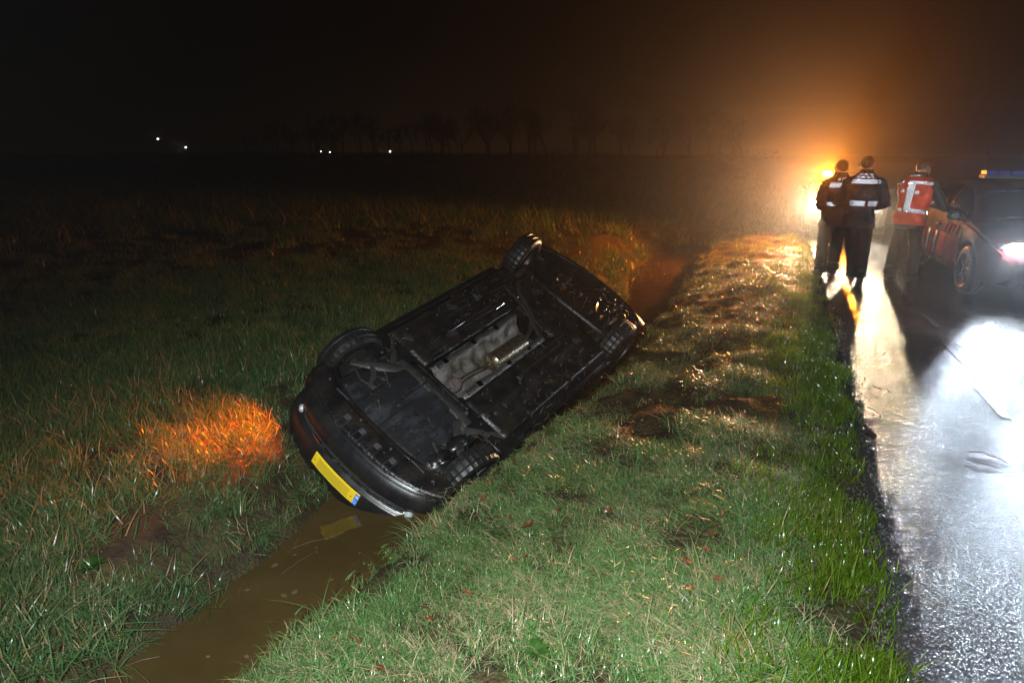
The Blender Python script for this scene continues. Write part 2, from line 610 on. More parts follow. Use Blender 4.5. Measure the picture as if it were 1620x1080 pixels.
def axis(fine0, fine1, step, lo, hi, g=1.13):
    a = list(np.arange(fine0, fine1, step))
    s, p = step, fine0
    L_ = []
    while p > lo:
        s *= g
        p -= s
        L_.append(max(p, lo))
    s, p = step, a[-1]
    U_ = []
    while p < hi:
        s *= g
        p += s
        U_.append(min(p, hi))
    return np.array(L_[::-1] + a + U_)


gx = axis(-5.0, 1.2, 0.045, -260, 120)
gy = axis(-0.6, 18.0, 0.06, -40, 260)
GX, GY = np.meshgrid(gx, gy)
GZ = ground(GX, GY)
nx, ny = len(gx), len(gy)
ii = np.arange(nx * ny).reshape(ny, nx)
quads = np.stack([ii[:-1, :-1], ii[:-1, 1:], ii[1:, 1:], ii[1:, :-1]], -1).reshape(-1, 4)


def np_mesh(name, co, faces, m, smooth=True):
    me = bpy.data.meshes.new(name)
    k = faces.shape[1]
    me.vertices.add(len(co))
    me.vertices.foreach_set('co', np.ascontiguousarray(co, np.float32).ravel())
    me.loops.add(faces.size)
    me.loops.foreach_set('vertex_index', faces.astype(np.int32).ravel())
    me.polygons.add(len(faces))
    me.polygons.foreach_set('loop_start', np.arange(0, faces.size, k, dtype=np.int32))
    if smooth:
        me.polygons.foreach_set('use_smooth', np.ones(len(faces), bool))
    me.update(calc_edges=True)
    me.materials.append(m)
    o = bpy.data.objects.new(name, me)
    COL.objects.link(o)
    return o


terrain = np_mesh('ground', np.stack([GX, GY, GZ], -1).reshape(-1, 3), quads, M['soil'])
tag(terrain, 'wet grassy soil of verge, ditch banks and dark field', kind='structure')

# road sheet
ry = axis(-1.0, 20.0, 0.25, -40, 260)
rows = []
for y in ry:
    e0 = float(edge_x(y))
    jag = 0.035 * (float(fbm(np.array(1.7), np.array(y), 3.0, 3)))
    rows.append([(e0 - 0.02 + jag, y, -0.035), (e0 + 0.015 + jag, y, -0.004), (e0 + 0.12, y, 0.0), (e0 + 1.2, y, 0.012),
                 (e0 + 2.6, y, 0.02), (e0 + 4.2, y, 0.01), (e0 + 5.0, y, 0.0), (e0 + 5.05, y, -0.06)])
mb = MB().grid(rows, flip=False)
road = mb.build('road', M['road'])
tag(road, 'narrow wet asphalt road shining in the headlights', kind='structure')

# broken edge line, each dash a slab of worn paint
for k in range(-3, 18):
    y0 = 8.02 + k * 1.33
    x0 = 1.60 - max(0, (y0 - 8)) * 0.055 - max(0.0, y0 - 14) * 0.02
    dx = -0.055 * 0.65
    zc = 0.0165
    vs = []
    for (yy, xx) in ((y0, x0), (y0 + 0.65, x0 + dx)):
        for w in (-0.035, 0.035):
            vs.append((xx + w, yy, zc))
    b_ = MB().add(vs, [(0, 1, 3, 2)]).build('road_marking', M['road_paint'], smooth=False)
    tag(b_, kind='structure')

# ditch water
wy = np.concatenate([np.arange(-20, 0, 2.0), np.arange(0, 18.2, 0.2)])
wr = [[(-3.9, y, WATER_Z), (-2.6, y, WATER_Z), (-1.3, y, WATER_Z)] for y in wy]
tag(MB().grid(wr).build('water', M['water']), 'muddy brown water in the ditch', kind='structure')

# ------------------------------------------------------------------ cars
def lerp_tab(x, tab):
    return float(np.interp(x, [a for a, _ in tab], [b for _, b in tab]))


class CarShape:
    def __init__(s, L=4.0, W=0.84, H=1.43, zb=0.2, xf=1.22, xr=-1.25, ra=0.36, az=0.30, crush=1.0):
        s.L, s.W, s.H, s.zb, s.xf, s.xr, s.ra, s.az = L, W, H, zb, xf, xr, ra, az
        h = L / 2
        s.top = [(-h, 0.70), (-h + 0.04, 0.92), (-h + 0.3, H - 0.10), (-h + 0.7, H - 0.03), (-0.3, H), (0.15, H - 0.03),
                 (0.42, H - 0.13), (0.98, 0.96), (1.3, 0.90), (h - 0.25, 0.79), (h - 0.08, 0.70), (h, 0.55)]
        s.belt = [(-h, 0.70), (-h + 0.08, 0.93), (0.0, 0.92), (0.95, 0.88), (1.3, 0.83), (h - 0.25, 0.70), (h - 0.08, 0.62), (h, 0.50)]
        s.wid = [(-h, 0.80), (-h + 0.12, 0.93), (-h + 0.4, 0.99), (0, 1.0), (h - 0.6, 1.0), (h - 0.3, 0.94), (h - 0.1, 0.84), (h, 0.72)]

    def sec(s, x, off=0.0):
        W = s.W * lerp_tab(x, s.wid)
        h = s.L / 2
        zb = s.zb + 0.10 * max(0, (abs(x) - (h - 0.15)) / 0.15) ** 2
        zt, be = lerp_tab(x, s.top), lerp_tab(x, s.belt)
        be = min(be, zt - 0.015)
        zw = zb + 0.03
        for xw in (s.xf, s.xr):
            d = abs(x - xw)
            if d < s.ra:
                zw = max(zw, s.az + math.sqrt(s.ra ** 2 - d * d))
        arch = zw > zb + 0.04
        zin = zw - 0.01 if arch else zb + 0.005
        mid = max(0.52, zw + 0.05)
        mid = min(mid, be - 0.03)
        gh = max(0.0, zt - be)
        Wr = W - 0.07 - gh * 0.36
        pts = [(0, zb + 0.15), (0.26, zb + 0.15), (0.555, zb + 0.004), (0.56, zin), (W - 0.06, zw - 0.005), (W - 0.012, zw + 0.012), (W + off, mid),
               (W - 0.004 + off, (mid + be) / 2), (W - 0.025 + off, be), (W - 0.05 + off, be + gh * 0.10), (0.5 * (W - 0.05 + Wr) + 0.012 + off, be + gh * 0.52),
               (Wr + off, zt - min(0.07, gh * 0.3)), (Wr - 0.12, zt - min(0.015, gh * 0.08) + off * 0.7), (Wr * 0.5, zt + off), (0, zt + 0.004 + off)]
        return pts

    def full(s, x):
        p = s.sec(x)
        return [(x, y, z) for y, z in p] + [(x, -y, z) for y, z in p[-2:0:-1]]

    def stations(s):
        h = s.L / 2
        a = set(np.round(np.linspace(-h, h, 41), 3))
        for xw in (s.xf, s.xr):
            for t in np.linspace(-1, 1, 21):
                a.add(round(xw + t * (s.ra + 0.001), 3))
            a.add(round(xw - s.ra - 0.01, 3))
            a.add(round(xw + s.ra + 0.01, 3))
        for d in (0.02, 0.05, 0.08, 0.12, 0.18):
            a.add(round(h - d, 3))
            a.add(round(-h + d, 3))
        return sorted(a)

    def body(s, m, parent, name='body', xmax=9):
        mb = MB()
        rows = [s.full(x) for x in s.stations() if x <= xmax]
        mb.rings(rows, cap=True)
        return mb.build(name, m, parent, angle=40)

    def patch(s, name, m, parent, x0, x1, j0, j1, side, n=10, off=0.006, shrink=None):
        """panel lifted off the shell: stations x0..x1, section points j0..j1, side +1 / -1 / 0 (across)"""
        rows = []
        for k in range(n + 1):
            x = x0 + (x1 - x0) * k / n
            p = s.sec(x, off)
            if side == 0:
                half = p[j0:j1 + 1]
                row = [(x, y, z) for y, z in half] + [(x, -y, z) for y, z in half[::-1][1:]]
            else:
                row = [(x, side * y, z) for y, z in p[j0:j1 + 1]]
            rows.append(row)
        return solidify(MB().grid(rows, flip=(side < 0)).build(name, m, parent), 0.005, 0)


def make_wheel(parent, c, r_=0.30, w=0.19, side=1, steer=0.0, rim='rim_steel'):
    wl_ = bpy.data.objects.new('wheel', None)
    COL.objects.link(wl_)
    wl_.parent = parent
    wl_.location = c
    wl_.rotation_euler = (0, 0, steer)
    hw = w / 2
    prof = [(-hw * 0.75, r_ * 0.62), (-hw, r_ * 0.72), (-hw, r_ * 0.88), (-hw * 0.82, r_ * 0.975), (-hw * 0.45, r_), (-hw * 0.36, r_ - 0.008), (-hw * 0.28, r_), (0, r_ + 0.001),
            (hw * 0.28, r_), (hw * 0.36, r_ - 0.008), (hw * 0.45, r_), (hw * 0.82, r_ * 0.975), (hw, r_ * 0.88), (hw, r_ * 0.72), (hw * 0.75, r_ * 0.62)]
    MB().revolve_y(prof, (0, 0, 0), 72, 0.007).build('tyre', M['rubber'], wl_, angle=30)
    o_ = side
    rp = [(-hw * 0.74, r_ * 0.63), (-hw * 0.7, r_ * 0.58), (-hw * 0.2, r_ * 0.55), (hw * 0.3, r_ * 0.54), (hw * 0.55, r_ * 0.57), (hw * 0.74, r_ * 0.63)]
    mb = MB().revolve_y([(o_ * y, q) for y, q in rp], (0, 0, 0), 36)
    mb.revolve_y([(o_ * hw * 0.5, r_ * 0.56), (o_ * hw * 0.62, r_ * 0.4), (o_ * hw * 0.55, r_ * 0.2), (o_ * hw * 0.5, 0.001)], (0, 0, 0), 36)
    for k in range(5):
        a = k * 2 * math.pi / 5
        mb.box((math.cos(a) * r_ * 0.37, o_ * hw * 0.68, math.sin(a) * r_ * 0.37), (r_ * 0.36, 0.02, 0.05), (0, -a, 0))
    mb.build('rim', M[rim], wl_)
    # brake disc seen from inside
    MB().revolve_y([(-o_ * hw * 0.2, 0.001), (-o_ * hw * 0.2, r_ * 0.46), (-o_ * hw * 0.34, r_ * 0.46), (-o_ * hw * 0.34, 0.001)], (0, 0, 0), 28).build('brake_disc', M['under_grey'], wl_)
    return wl_


# ---- the overturned car -------------------------------------------------------
CAR_M = Euler((R(147.4), R(11.5), R(-103.3)), 'XYZ')
wreck = thing('overturned_car', 'black hatchback lying on its roof in the ditch, underside up', 'car', (-2.35, 5.2, 0.25), CAR_M)
sh = CarShape(L=3.86, H=1.22)
sh.body(M['paint_black'], wreck, xmax=1.70)

PLAN = [(1.50, 0.845), (1.58, 0.84), (1.66, 0.825), (1.735, 0.79), (1.80, 0.735), (1.855, 0.655), (1.90, 0.55), (1.935, 0.43), (1.96, 0.30), (1.975, 0.16), (1.98, 0.0)]
PLAN = PLAN + [(x, -y) for x, y in PLAN[-2::-1]]


def plan_pts(n):
    """n points along the bumper plan by arc length, with outward normals"""
    p = np.array(PLAN)
    d = np.r_[0, np.cumsum(np.hypot(*np.diff(p, axis=0).T))]
    u = np.linspace(0, d[-1], n)
    xs, ys = np.interp(u, d, p[:, 0]), np.interp(u, d, p[:, 1])
    k = np.ones(5) / 5
    xs2, ys2 = xs.copy(), ys.copy()
    xs2[2:-2], ys2[2:-2] = np.convolve(xs, k, 'valid'), np.convolve(ys, k, 'valid')
    tx, ty = np.gradient(xs2), np.gradient(ys2)
    q = np.hypot(tx, ty)
    return xs2, ys2, -ty / q, tx / q


def bumper_sheet(profile, y0=-9, y1=9, n=121):
    xs, ys, nx_, ny_ = plan_pts(n)
    rows = []
    for x, y, a, b in zip(xs, ys, nx_, ny_):
        if y0 <= y <= y1:
            s = -1 if a * 1 + b * 0 < 0 and abs(y) < 0.8 else 1
            rows.append([(x + s * a * o_, y + s * b * o_, z) for o_, z in profile])
    return rows


_x, _y, _a, _b = plan_pts(121)
NS = 1.0 if _a[60] > 0 else -1.0


def bsheet(profile, y0=-9, y1=9, n=121):
    xs, ys, a, b = plan_pts(n)
    return [[(x + NS * p * o_, y + NS * q * o_, z) for o_, z in profile] for x, y, p, q in zip(xs, ys, a, b) if y0 <= y <= y1]


bump = MB().grid(bsheet([(-0.20, 0.77), (-0.10, 0.76), (-0.03, 0.735), (-0.005, 0.70), (0.0, 0.65), (0.0, 0.575), (-0.035, 0.455), (-0.047, 0.447), (-0.095, 0.440), (-0.115, 0.41), (-0.118, 0.38),
                         (-0.090, 0.374), (-0.077, 0.355), (-0.080, 0.325), (-0.095, 0.29), (-0.118, 0.26), (-0.145, 0.238), (-0.160, 0.228), (-0.166, 0.218), (-0.20, 0.205)])).build('front_bumper', M['bumper_black'], wreck, angle=50)
solidify(bump, 0.004, 0)
for k in range(6):
    y0 = 0.40 - k * 0.165
    MB().rings([[q for q in r_] for r_ in bsheet([(-0.078, 0.424), (-0.066, 0.424), (-0.070, 0.412), (-0.082, 0.412)], y0 - 0.135, y0, 241)]).build('chrome_strip', M['chrome'], bump)
for zz in (0.438, 0.398, 0.386):
    MB().rings(bsheet([(-0.115, zz + 0.004), (-0.078, zz + 0.004), (-0.080, zz - 0.004), (-0.115, zz - 0.004)], -0.62, 0.62, 121)).build('grille_slat', M['trim_black'], bump)
for sy in (1, -1):
    fl = MB()
    fl.revolve_y([(-0.012, 0.001), (-0.010, 0.02), (0.0, 0.032), (0.012, 0.034), (0.02, 0.034)], (0, 0, 0), 18)
    fo = fl.build('fog_lamp', M['lamp_glass'], bump)
    fo.location = (1.80, 0.63 * sy, 0.41)
    fo.rotation_euler = (0, 0, R(128 if sy > 0 else 52))
# lower lip edge bead
MB().rings(bsheet([(-0.166, 0.220), (-0.156, 0.223), (-0.152, 0.214), (-0.164, 0.208)], -0.8, 0.8, 121)).build('lip_bead', M['bumper_black'], bump)

# number plate
plate = MB().rings(bsheet([(-0.031, 0.456), (-0.023, 0.456), (0.0085, 0.563), (0.0005, 0.563)], -0.262, 0.262, 181)).build('number_plate', M['plate_yellow'], wreck)
MB().grid(bsheet([(-0.0213, 0.4575), (0.0098, 0.5615)], -0.258, -0.214, 361)).build('country_band', M['plate_blue'], plate)
MB().grid(bsheet([(-0.0183, 0.468), (0.0067, 0.551)], -0.17, 0.205, 181)).build('blurred_print', M['plate_grey'], plate)  # plain patch standing in for the blurred-out characters
def plate_x(y, z):
    return float(np.interp(-y, [-p[1] for p in PLAN], [p[0] for p in PLAN])) + float(np.interp(z, [0.4575, 0.5615], [-0.0213, 0.0098])) + 0.0015


for sy in (0.232, -0.19):
    sc = MB().revolve_y([(0, 0.006), (0.003, 0.005), (0.004, 0.001)], (0, 0, 0), 10).build('plate_screw', M['trim_black'], plate)
    sc.location = (plate_x(sy, 0.51) + 0.001, sy, 0.51)
    sc.rotation_euler = (0, 0, R(-90 + 8 * np.sign(sy)))
# twelve-star ring and country letters of the plate band, flat print
pr = MB()
for k in range(12):
    a = k * math.pi / 6
    cy_, cz_ = -0.236 + 0.013 * math.cos(a), 0.533 + 0.013 * math.sin(a)
    pr.add([(plate_x(cy_ + p_, cz_ + q_), cy_ + p_, cz_ + q_) for p_, q_ in ((-0.0022, -0.0022), (0.0022, -0.0022), (0.0022, 0.0022), (-0.0022, 0.0022))], [(0, 1, 2, 3)])


def seg(y0, z0, y1, z1, w=0.0045):
    d = Vector((0, y1 - y0, z1 - z0)).normalized()
    s = Vector((0, -d.z, d.y)) * w / 2
    a, b = Vector((plate_x(y0, z0), y0, z0)), Vector((plate_x(y1, z1), y1, z1))
    pr.add([a - s, a + s, b + s, b - s], [(0, 1, 2, 3)])


# letters N L (read from in front: car right is the reader's left)
seg(-0.250, 0.471, -0.250, 0.497)
seg(-0.250, 0.497, -0.239, 0.471)
seg(-0.239, 0.471, -0.239, 0.497)
seg(-0.232, 0.497, -0.232, 0.471)
seg(-0.232, 0.473, -0.222, 0.473)
pr.build('band_print', M['plate_white'], plate, smooth=False)

# splash guard strip behind the lip, with four clips in slots
def tray_rows(xa, xb, ya, yb, nxs=6, nys=24, z=0.19, bow=0.0, ends=0.0):
    rows_ = []
    for j in range(nys + 1):
        y = ya + (yb - ya) * j / nys
        row = []
        for i in range(nxs + 1):
            x = xa + (xb - xa) * i / nxs
            x -= ends * (abs(y) / 0.8) ** 3
            row.append((x, y, z + bow * math.sin(math.pi * i / nxs)))
        rows_.append(row)
    return rows_


sg = MB().grid(tray_rows(1.595, 1.80, -0.77, 0.77, 6, 40, 0.19, -0.006, 0.22)).build('splash_guard', M['under_black'], wreck)
solidify(sg, 0.006, 0)
for cy_ in (0.235, 0.065, -0.105, -0.275):
    MB().box((1.69, cy_, 0.181), (0.045, 0.05, 0.012)).build('clip', M['clip_grey'], sg)
    fr = MB()
    fr.box((1.735, cy_ + 0.028, 0.184), (0.13, 0.006, 0.012))
    fr.box((1.735, cy_ - 0.034, 0.184), (0.13, 0.006, 0.012))
    fr.box((1.80, cy_, 0.184), (0.006, 0.06, 0.012))
    fr.build('clip_slot', M['trim_black'], sg)
rim_ = MB()
rim_.grid([[(1.56 + dx_ - 0.22 * (abs(y) / 0.8) ** 3, y, 0.186 + dz_) for dx_, dz_ in ((0, 0), (0.01, -0.02), (0.03, -0.022), (0.04, 0))] for y in np.linspace(-0.74, 0.74, 41)])
rim_.build('stiffener_rib', M['under_black'], sg)
for y_ in (0.42, -0.44):
    MB().box((1.585, y_, 0.162), (0.012, 0.14, 0.006)).build('rib_edge', M['clip_grey'], sg)
for (x_, y_) in ((1.56, 0.60), (1.63, -0.19), (1.63, 0.15), (1.58, -0.6)):
    bb = MB().revolve_y([(0, 0.012), (0.006, 0.010), (0.008, 0.001)], (0, 0, 0), 10).build('fixing_bolt', M['clip_grey'], sg)
    bb.location = (x_, y_, 0.175)
    bb.rotation_euler = (R(-90), 0, 0)

# engine undertray: stepped panels
et = MB()
prof_y = [(-0.58, 0.215), (-0.50, 0.20), (-0.36, 0.195), (-0.345, 0.175), (0.02, 0.172), (0.035, 0.19), (0.36, 0.195), (0.50, 0.20), (0.58, 0.215)]
rows = []
for x in np.linspace(0.83, 1.585, 14):
    k = 1.0 if x > 1.3 else 0.60 + 0.40 * sstep(0.98, 1.3, x)
    rows.append([(x, y * k, z + 0.012 * math.sin(x * 9 + y * 4)) for y, z in prof_y])
etr = et.grid(rows).build('engine_undertray', M['tray'], wreck, angle=25)
solidify(etr, 0.008, 0)
for (x_, y_, sx_, sy_) in ((1.08, 0.1, 0.34, 0.012), (0.92, -0.12, 0.012, 0.36), (1.25, -0.2, 0.012, 0.28), (1.3, 0.3, 0.4, 0.01)):
    MB().box((x_, y_, 0.165), (sx_, sy_, 0.014)).build('tray_rib', M['under_black'], etr)
MB().box((0.84, -0.02, 0.178), (0.03, 0.60, 0.03)).build('tray_edge', M['under_black'], etr)

# wheels, arches, suspension
make_wheel(wreck, (1.20, 0.735, 0.27), 0.295, 0.185, 1, R(9))
make_wheel(wreck, (1.22, -0.70, 0.32), 0.295, 0.185, -1, R(9))
make_wheel(wreck, (-1.30, 0.73, 0.22), 0.295, 0.185, 1, R(-5))
make_wheel(wreck, (-1.25, -0.70, 0.30), 0.295, 0.185, -1)
for (xw, sy) in ((1.22, 1), (1.22, -1), (-1.25, 1), (-1.25, -1)):
    rows = []
    for a in np.linspace(-0.12, math.pi + 0.12, 20):
        rows.append([(xw + 0.35 * math.cos(a), sy * y, 0.30 + 0.345 * math.sin(a)) for y in (0.50, 0.6, 0.7, 0.80)])
    solidify(MB().grid(rows, flip=sy < 0).build('wheel_arch_liner', M['under_black'], wreck), 0.006, 0)
for sy in (1, -1):
    a = MB()
    a.tube([(1.28, sy * 0.66, 0.22), (1.16, sy * 0.52, 0.20), (1.02, sy * 0.37, 0.20), (0.93, sy * 0.34, 0.21)], [(0.022, 0.016), (0.045, 0.016), (0.055, 0.016), (0.035, 0.018)], 10)
    a.tube([(1.16, sy * 0.52, 0.20), (1.24, sy * 0.42, 0.20), (1.34, sy * 0.36, 0.21)], [(0.03, 0.014), (0.028, 0.014), (0.024, 0.014)], 10)
    a.build('control_arm', M['under_grey'], wreck)
    ds = MB().tube([(1.24, sy * 0.30, 0.30), (1.22, sy * 0.66, 0.29)], 0.016, 10)
    ds.tube([(1.235, sy * 0.36, 0.30), (1.233, sy * 0.40, 0.30), (1.23, sy * 0.46, 0.297)], [0.05, 0.043, 0.028], 12)
    ds.build('drive_shaft', M['rubber'], wreck)
    MB().tube([(1.05, sy * 0.30, 0.26), (1.10, sy * 0.62, 0.27)], 0.010, 8).build('track_rod', M['shiny_bits'], wreck)
    st = MB().tube([(1.22, sy * 0.60, 0.25), (1.22, sy * 0.56, 0.62)], [0.03, 0.025], 10)
    st.build('strut', M['under_grey'], wreck)
    jk = MB().tube([(1.02, sy * 0.40, 0.225), (0.90, sy * 0.52, 0.225), (0.76, sy * 0.69, 0.22), (0.66, sy * 0.72, 0.22)], [(0.04, 0.02), (0.03, 0.02), (0.03, 0.015), (0.02, 0.012)], 8)
    jk.build('floor_brace', M['under_grey'], wreck)
sf = MB().tube([(0.93, 0.42, 0.215), (0.92, 0.25, 0.20), (0.92, -0.25, 0.20), (0.93, -0.42, 0.215)], [(0.05, 0.025)] * 4, 10)
sf.build('subframe', M['under_grey'], wreck)

# floor pans with pressed ribs, tunnel, heat shields
for sy in (1, -1):
    fp = MB().grid([[(x, sy * y, z) for y, z in ((0.235, 0.19), (0.27, 0.183), (0.40, 0.186), (0.42, 0.176), (0.45, 0.176), (0.47, 0.186), (0.66, 0.186), (0.70, 0.18), (0.73, 0.196))] for x in np.linspace(-0.95, 0.80, 24)], flip=sy < 0)
    fpo = solidify(fp.build('floor_pan', M['under_black'], wreck), 0.004, 0)
    for k in range(6 if sy > 0 else 2):
        yy = 0.30 + 0.062 * k
        x0 = -0.72 + 0.12 * (k % 3)
        x1 = x0 + 0.5 + 0.14 * ((k * 2) % 3)
        MB().tube([(x0, sy * yy, 0.178), (x0 + 0.03, sy * yy, 0.172), (x1 - 0.03, sy * yy, 0.172), (x1, sy * yy, 0.178)], [(0.006, 0.004), (0.011, 0.007), (0.011, 0.007), (0.006, 0.004)], 6).build('pressed_rib', M['under_black'], fpo)
    MB().box((-0.08, sy * 0.795, 0.205), (1.42, 0.008, 0.045)).build('sill_flange', M['under_black'], wreck)
bl = MB()
bl.tube([(0.62, 0.48, 0.168), (0.2, 0.485, 0.166), (-0.10, 0.48, 0.168), (-0.5, 0.45, 0.17)], 0.006, 6)
bl.build('brake_line', M['shiny_bits'], wreck)
MB().tube([(0.50, 0.41, 0.166), (0.1, 0.415, 0.164), (-0.26, 0.41, 0.166), (-0.6, 0.36, 0.18)], 0.006, 6).build('fuel_line', M['shiny_bits'], wreck)
hs = MB().grid([[(x, y, z + 0.009 * math.sin(x * 34 + y * 9) + 0.006 * math.sin(x * 11 - y * 30)) for y, z in ((-0.235, 0.186), (-0.205, 0.178), (-0.175, 0.20), (-0.155, 0.275), (-0.06, 0.315), (0.04, 0.315), (0.115, 0.275), (0.145, 0.205), (0.175, 0.178), (0.205, 0.186))]
                for x in np.linspace(-0.48, 0.78, 40)])
hso = solidify(hs.build('heat_shield', M['shield_alu'], wreck, angle=60), 0.003, 0)
for sy, yy in ((1, 0.165), (-1, -0.20)):
    MB().tube([(x, yy + 0.006 * math.sin(x * 14), 0.172) for x in np.linspace(-0.46, 0.72, 16)], [(0.026, 0.010)] * 16, 8).build('tunnel_rail', M['under_grey'], hso)
for (x_, y_) in ((0.62, 0.165), (0.22, 0.17), (-0.12, 0.165), (0.55, -0.20), (0.12, -0.2), (-0.2, -0.2)):
    MB().box((x_, y_, 0.158), (0.05, 0.055, 0.012), (0, 0, 0.2)).build('shield_clip', M['shiny_bits'], hso)
# exhaust: flexible joint, front pipe, silencer, tail pipe over the axle
ex = bpy.data.objects.new('exhaust', None)
COL.objects.link(ex)
ex.parent = wreck
MB().tube([(0.80, -0.05, 0.225), (0.76, -0.05, 0.21), (0.70, -0.05, 0.205), (0.65, -0.05, 0.21)], [0.045, 0.068, 0.068, 0.04], 20).build('flexible_joint', M['rust'], ex)
MB().tube([(0.66, -0.05, 0.21), (0.5, -0.055, 0.215), (0.27, -0.09, 0.21)], 0.022, 12).build('front_pipe', M['pipe_steel'], ex)
MB().tube([(0.27, -0.10, 0.205), (0.25, -0.10, 0.203), (0.23, -0.10, 0.20), (-0.22, -0.11, 0.195), (-0.24, -0.11, 0.20), (-0.26, -0.11, 0.205)], [(0.025), (0.075), (0.096), (0.096), (0.075), (0.025)], 24).build('silencer', M['pipe_steel'], ex)
MB().tube([(-0.25, -0.11, 0.205), (-0.45, -0.06, 0.20), (-0.60, 0.05, 0.18), (-0.70, 0.22, 0.175), (-0.78, 0.38, 0.18), (-0.92, 0.46, 0.20)], 0.026, 12).build('bent_pipe', M['under_grey'], ex)
MB().tube([(-0.55, -0.22, 0.20), (-0.85, -0.4, 0.21), (-1.25, -0.5, 0.24), (-1.5, -0.52, 0.2)], 0.022, 12).build('tail_pipe', M['pipe_steel'], ex)
MB().tube([(-1.40, -0.62, 0.16), (-1.44, -0.70, 0.13), (-1.47, -0.76, 0.14)], [0.035, 0.037, 0.037], 16).build('tail_tip', M['shiny_bits'], ex)
tk = MB()
rows = []
for x, k in ((-0.60, 0.5), (-0.64, 0.9), (-0.74, 1), (-0.98, 1), (-1.06, 0.9), (-1.09, 0.5)):
    rows.append([(x, 0.02 + 0.50 * k * math.copysign(abs(math.cos(a)) ** 0.4, math.cos(a)), 0.25 + 0.075 * k * math.copysign(abs(math.sin(a)) ** 0.5, math.sin(a))) for a in np.linspace(0, 2 * math.pi, 28, endpoint=False)])
tk.rings(rows)
tk.build('fuel_tank', M['under_black'], wreck)
for k in range(16):
    # short pressed seams, clips and stay plates of the left floor, bare on the edges
    x_, y_ = rnd.uniform(-0.9, 0.6), rnd.uniform(0.27, 0.70)
    MB().box((x_, y_, 0.170), (rnd.uniform(0.05, 0.22), 0.007, 0.010), (0, 0, rnd.uniform(-0.06, 0.06))).build('seam_edge', M['under_grey'] if k % 3 else M['shiny_bits'], wreck)
MB().tube([(-0.44, -0.17, 0.165), (-0.54, 0.02, 0.155), (-0.62, 0.18, 0.155), (-0.66, 0.36, 0.16), (-0.70, 0.50, 0.18)], [(0.026, 0.012)] * 5, 10).build('tank_strap', M['under_grey'], wreck)
for (x_, y_, a_) in ((0.30, 0.36, 0.3), (-0.30, 0.55, -0.2), (0.05, 0.60, 0.5), (-0.75, -0.45, 0.2), (-0.95, 0.25, 0.4), (0.70, 0.56, 0.9)):
    q = MB()
    q.box((x_, y_, 0.168), (0.10, 0.05, 0.012), (0, 0, a_))
    q.box((x_ + 0.02, y_ + 0.02, 0.160), (0.03, 0.06, 0.02), (0, 0, a_))
    q.revolve_y([(0, 0.001), (0, 0.012), (0.01, 0.012), (0.01, 0.001)], (x_ - 0.02, y_, 0.16), 8)
    q.build('stay_plate', M['under_grey'], wreck)
for sy in (1, -1):
    q = MB()
    pts = [(1.12 + 0.02 * math.sin(t * 3), sy * (0.36 + 0.05 * t), 0.21 + 0.02 * math.cos(t * 4)) for t in np.linspace(0, 5, 14)]
    q.tube(pts, 0.008, 6)
    q.build('brake_hose', M['rubber'], wreck)
    MB().tube([(1.30, sy * 0.30, 0.19), (1.36, sy * 0.45, 0.18), (1.30, sy * 0.60, 0.2)], 0.011, 8).build('anti_roll_bar', M['under_grey'], wreck)
# rear axle, springs, dampers, loose brackets
MB().tube([(-1.22, 0.62, 0.24), (-1.16, 0.45, 0.21), (-1.14, 0, 0.20), (-1.16, -0.45, 0.21), (-1.22, -0.62, 0.26)], [(0.04, 0.04), (0.05, 0.04), (0.05, 0.04), (0.05, 0.04), (0.04, 0.04)], 12).build('rear_axle_beam', M['under_black'], wreck)
for sy in (1, -1):
    MB().tube([(-0.84, sy * 0.56, 0.22), (-1.05, sy * 0.56, 0.20), (-1.27, sy * 0.60, 0.23)], [(0.03, 0.02), (0.035, 0.022), (0.03, 0.025)], 10).build('trailing_arm', M['under_grey'], wreck)
    pts = [(-1.10 + 0.045 * math.cos(t), sy * 0.42 + 0.045 * math.sin(t), 0.20 + 0.022 * t / 2) for t in np.linspace(0, 9 * math.pi, 64)]
    MB().tube(pts, 0.007, 6).build('coil_spring', M['under_grey'], wreck)
    MB().tube([(-1.30, sy * 0.50, 0.20), (-1.36, sy * 0.47, 0.40)], [0.022, 0.03], 10).build('shock_absorber', M['under_black'], wreck)
MB().tube([(-1.36, 0.575, 0.175), (-1.22, 0.48, 0.165), (-1.05, 0.385, 0.175)], [(0.014, 0.006)] * 3, 8).build('bent_bracket', M['shiny_bits'], wreck)
# rear floor, spare wheel well and torn trim round the rear bumper
sw = MB()
rows = [[(-1.42 + r_ * math.cos(a), -0.02 + r_ * math.sin(a), z) for a in np.linspace(0, 2 * math.pi, 28, endpoint=False)] for r_, z in ((0.30, 0.235), (0.27, 0.215), (0.22, 0.207), (0.10, 0.205), (0.01, 0.204))]
sw.grid(rows, closed=True)
sw.build('spare_wheel_well', M['under_black'], wreck)
RPLAN = [(-1.48, 0.835), (-1.58, 0.815), (-1.68, 0.76), (-1.77, 0.66), (-1.84, 0.5), (-1.885, 0.3), (-1.905, 0.1), (-1.91, -0.1), (-1.90, -0.3), (-1.87, -0.5), (-1.80, -0.68), (-1.72, -0.76)]
rows = [[(x + 0.07, y * 0.93, 0.20), (x + 0.02, y * 0.99, 0.205), (x, y, 0.24), (x - 0.01, y, 0.36), (x, y, 0.5), (x + 0.02, y, 0.66)] for x, y in RPLAN]
rb = MB().grid(rows).build('rear_bumper', M['bumper_black'], wreck, angle=50)
solidify(rb, 0.006, 0)
MB().tube([(x + 0.0, y, 0.232) for x, y in RPLAN], 0.007, 6).build('edge_bead', M['bumper_black'], rb)
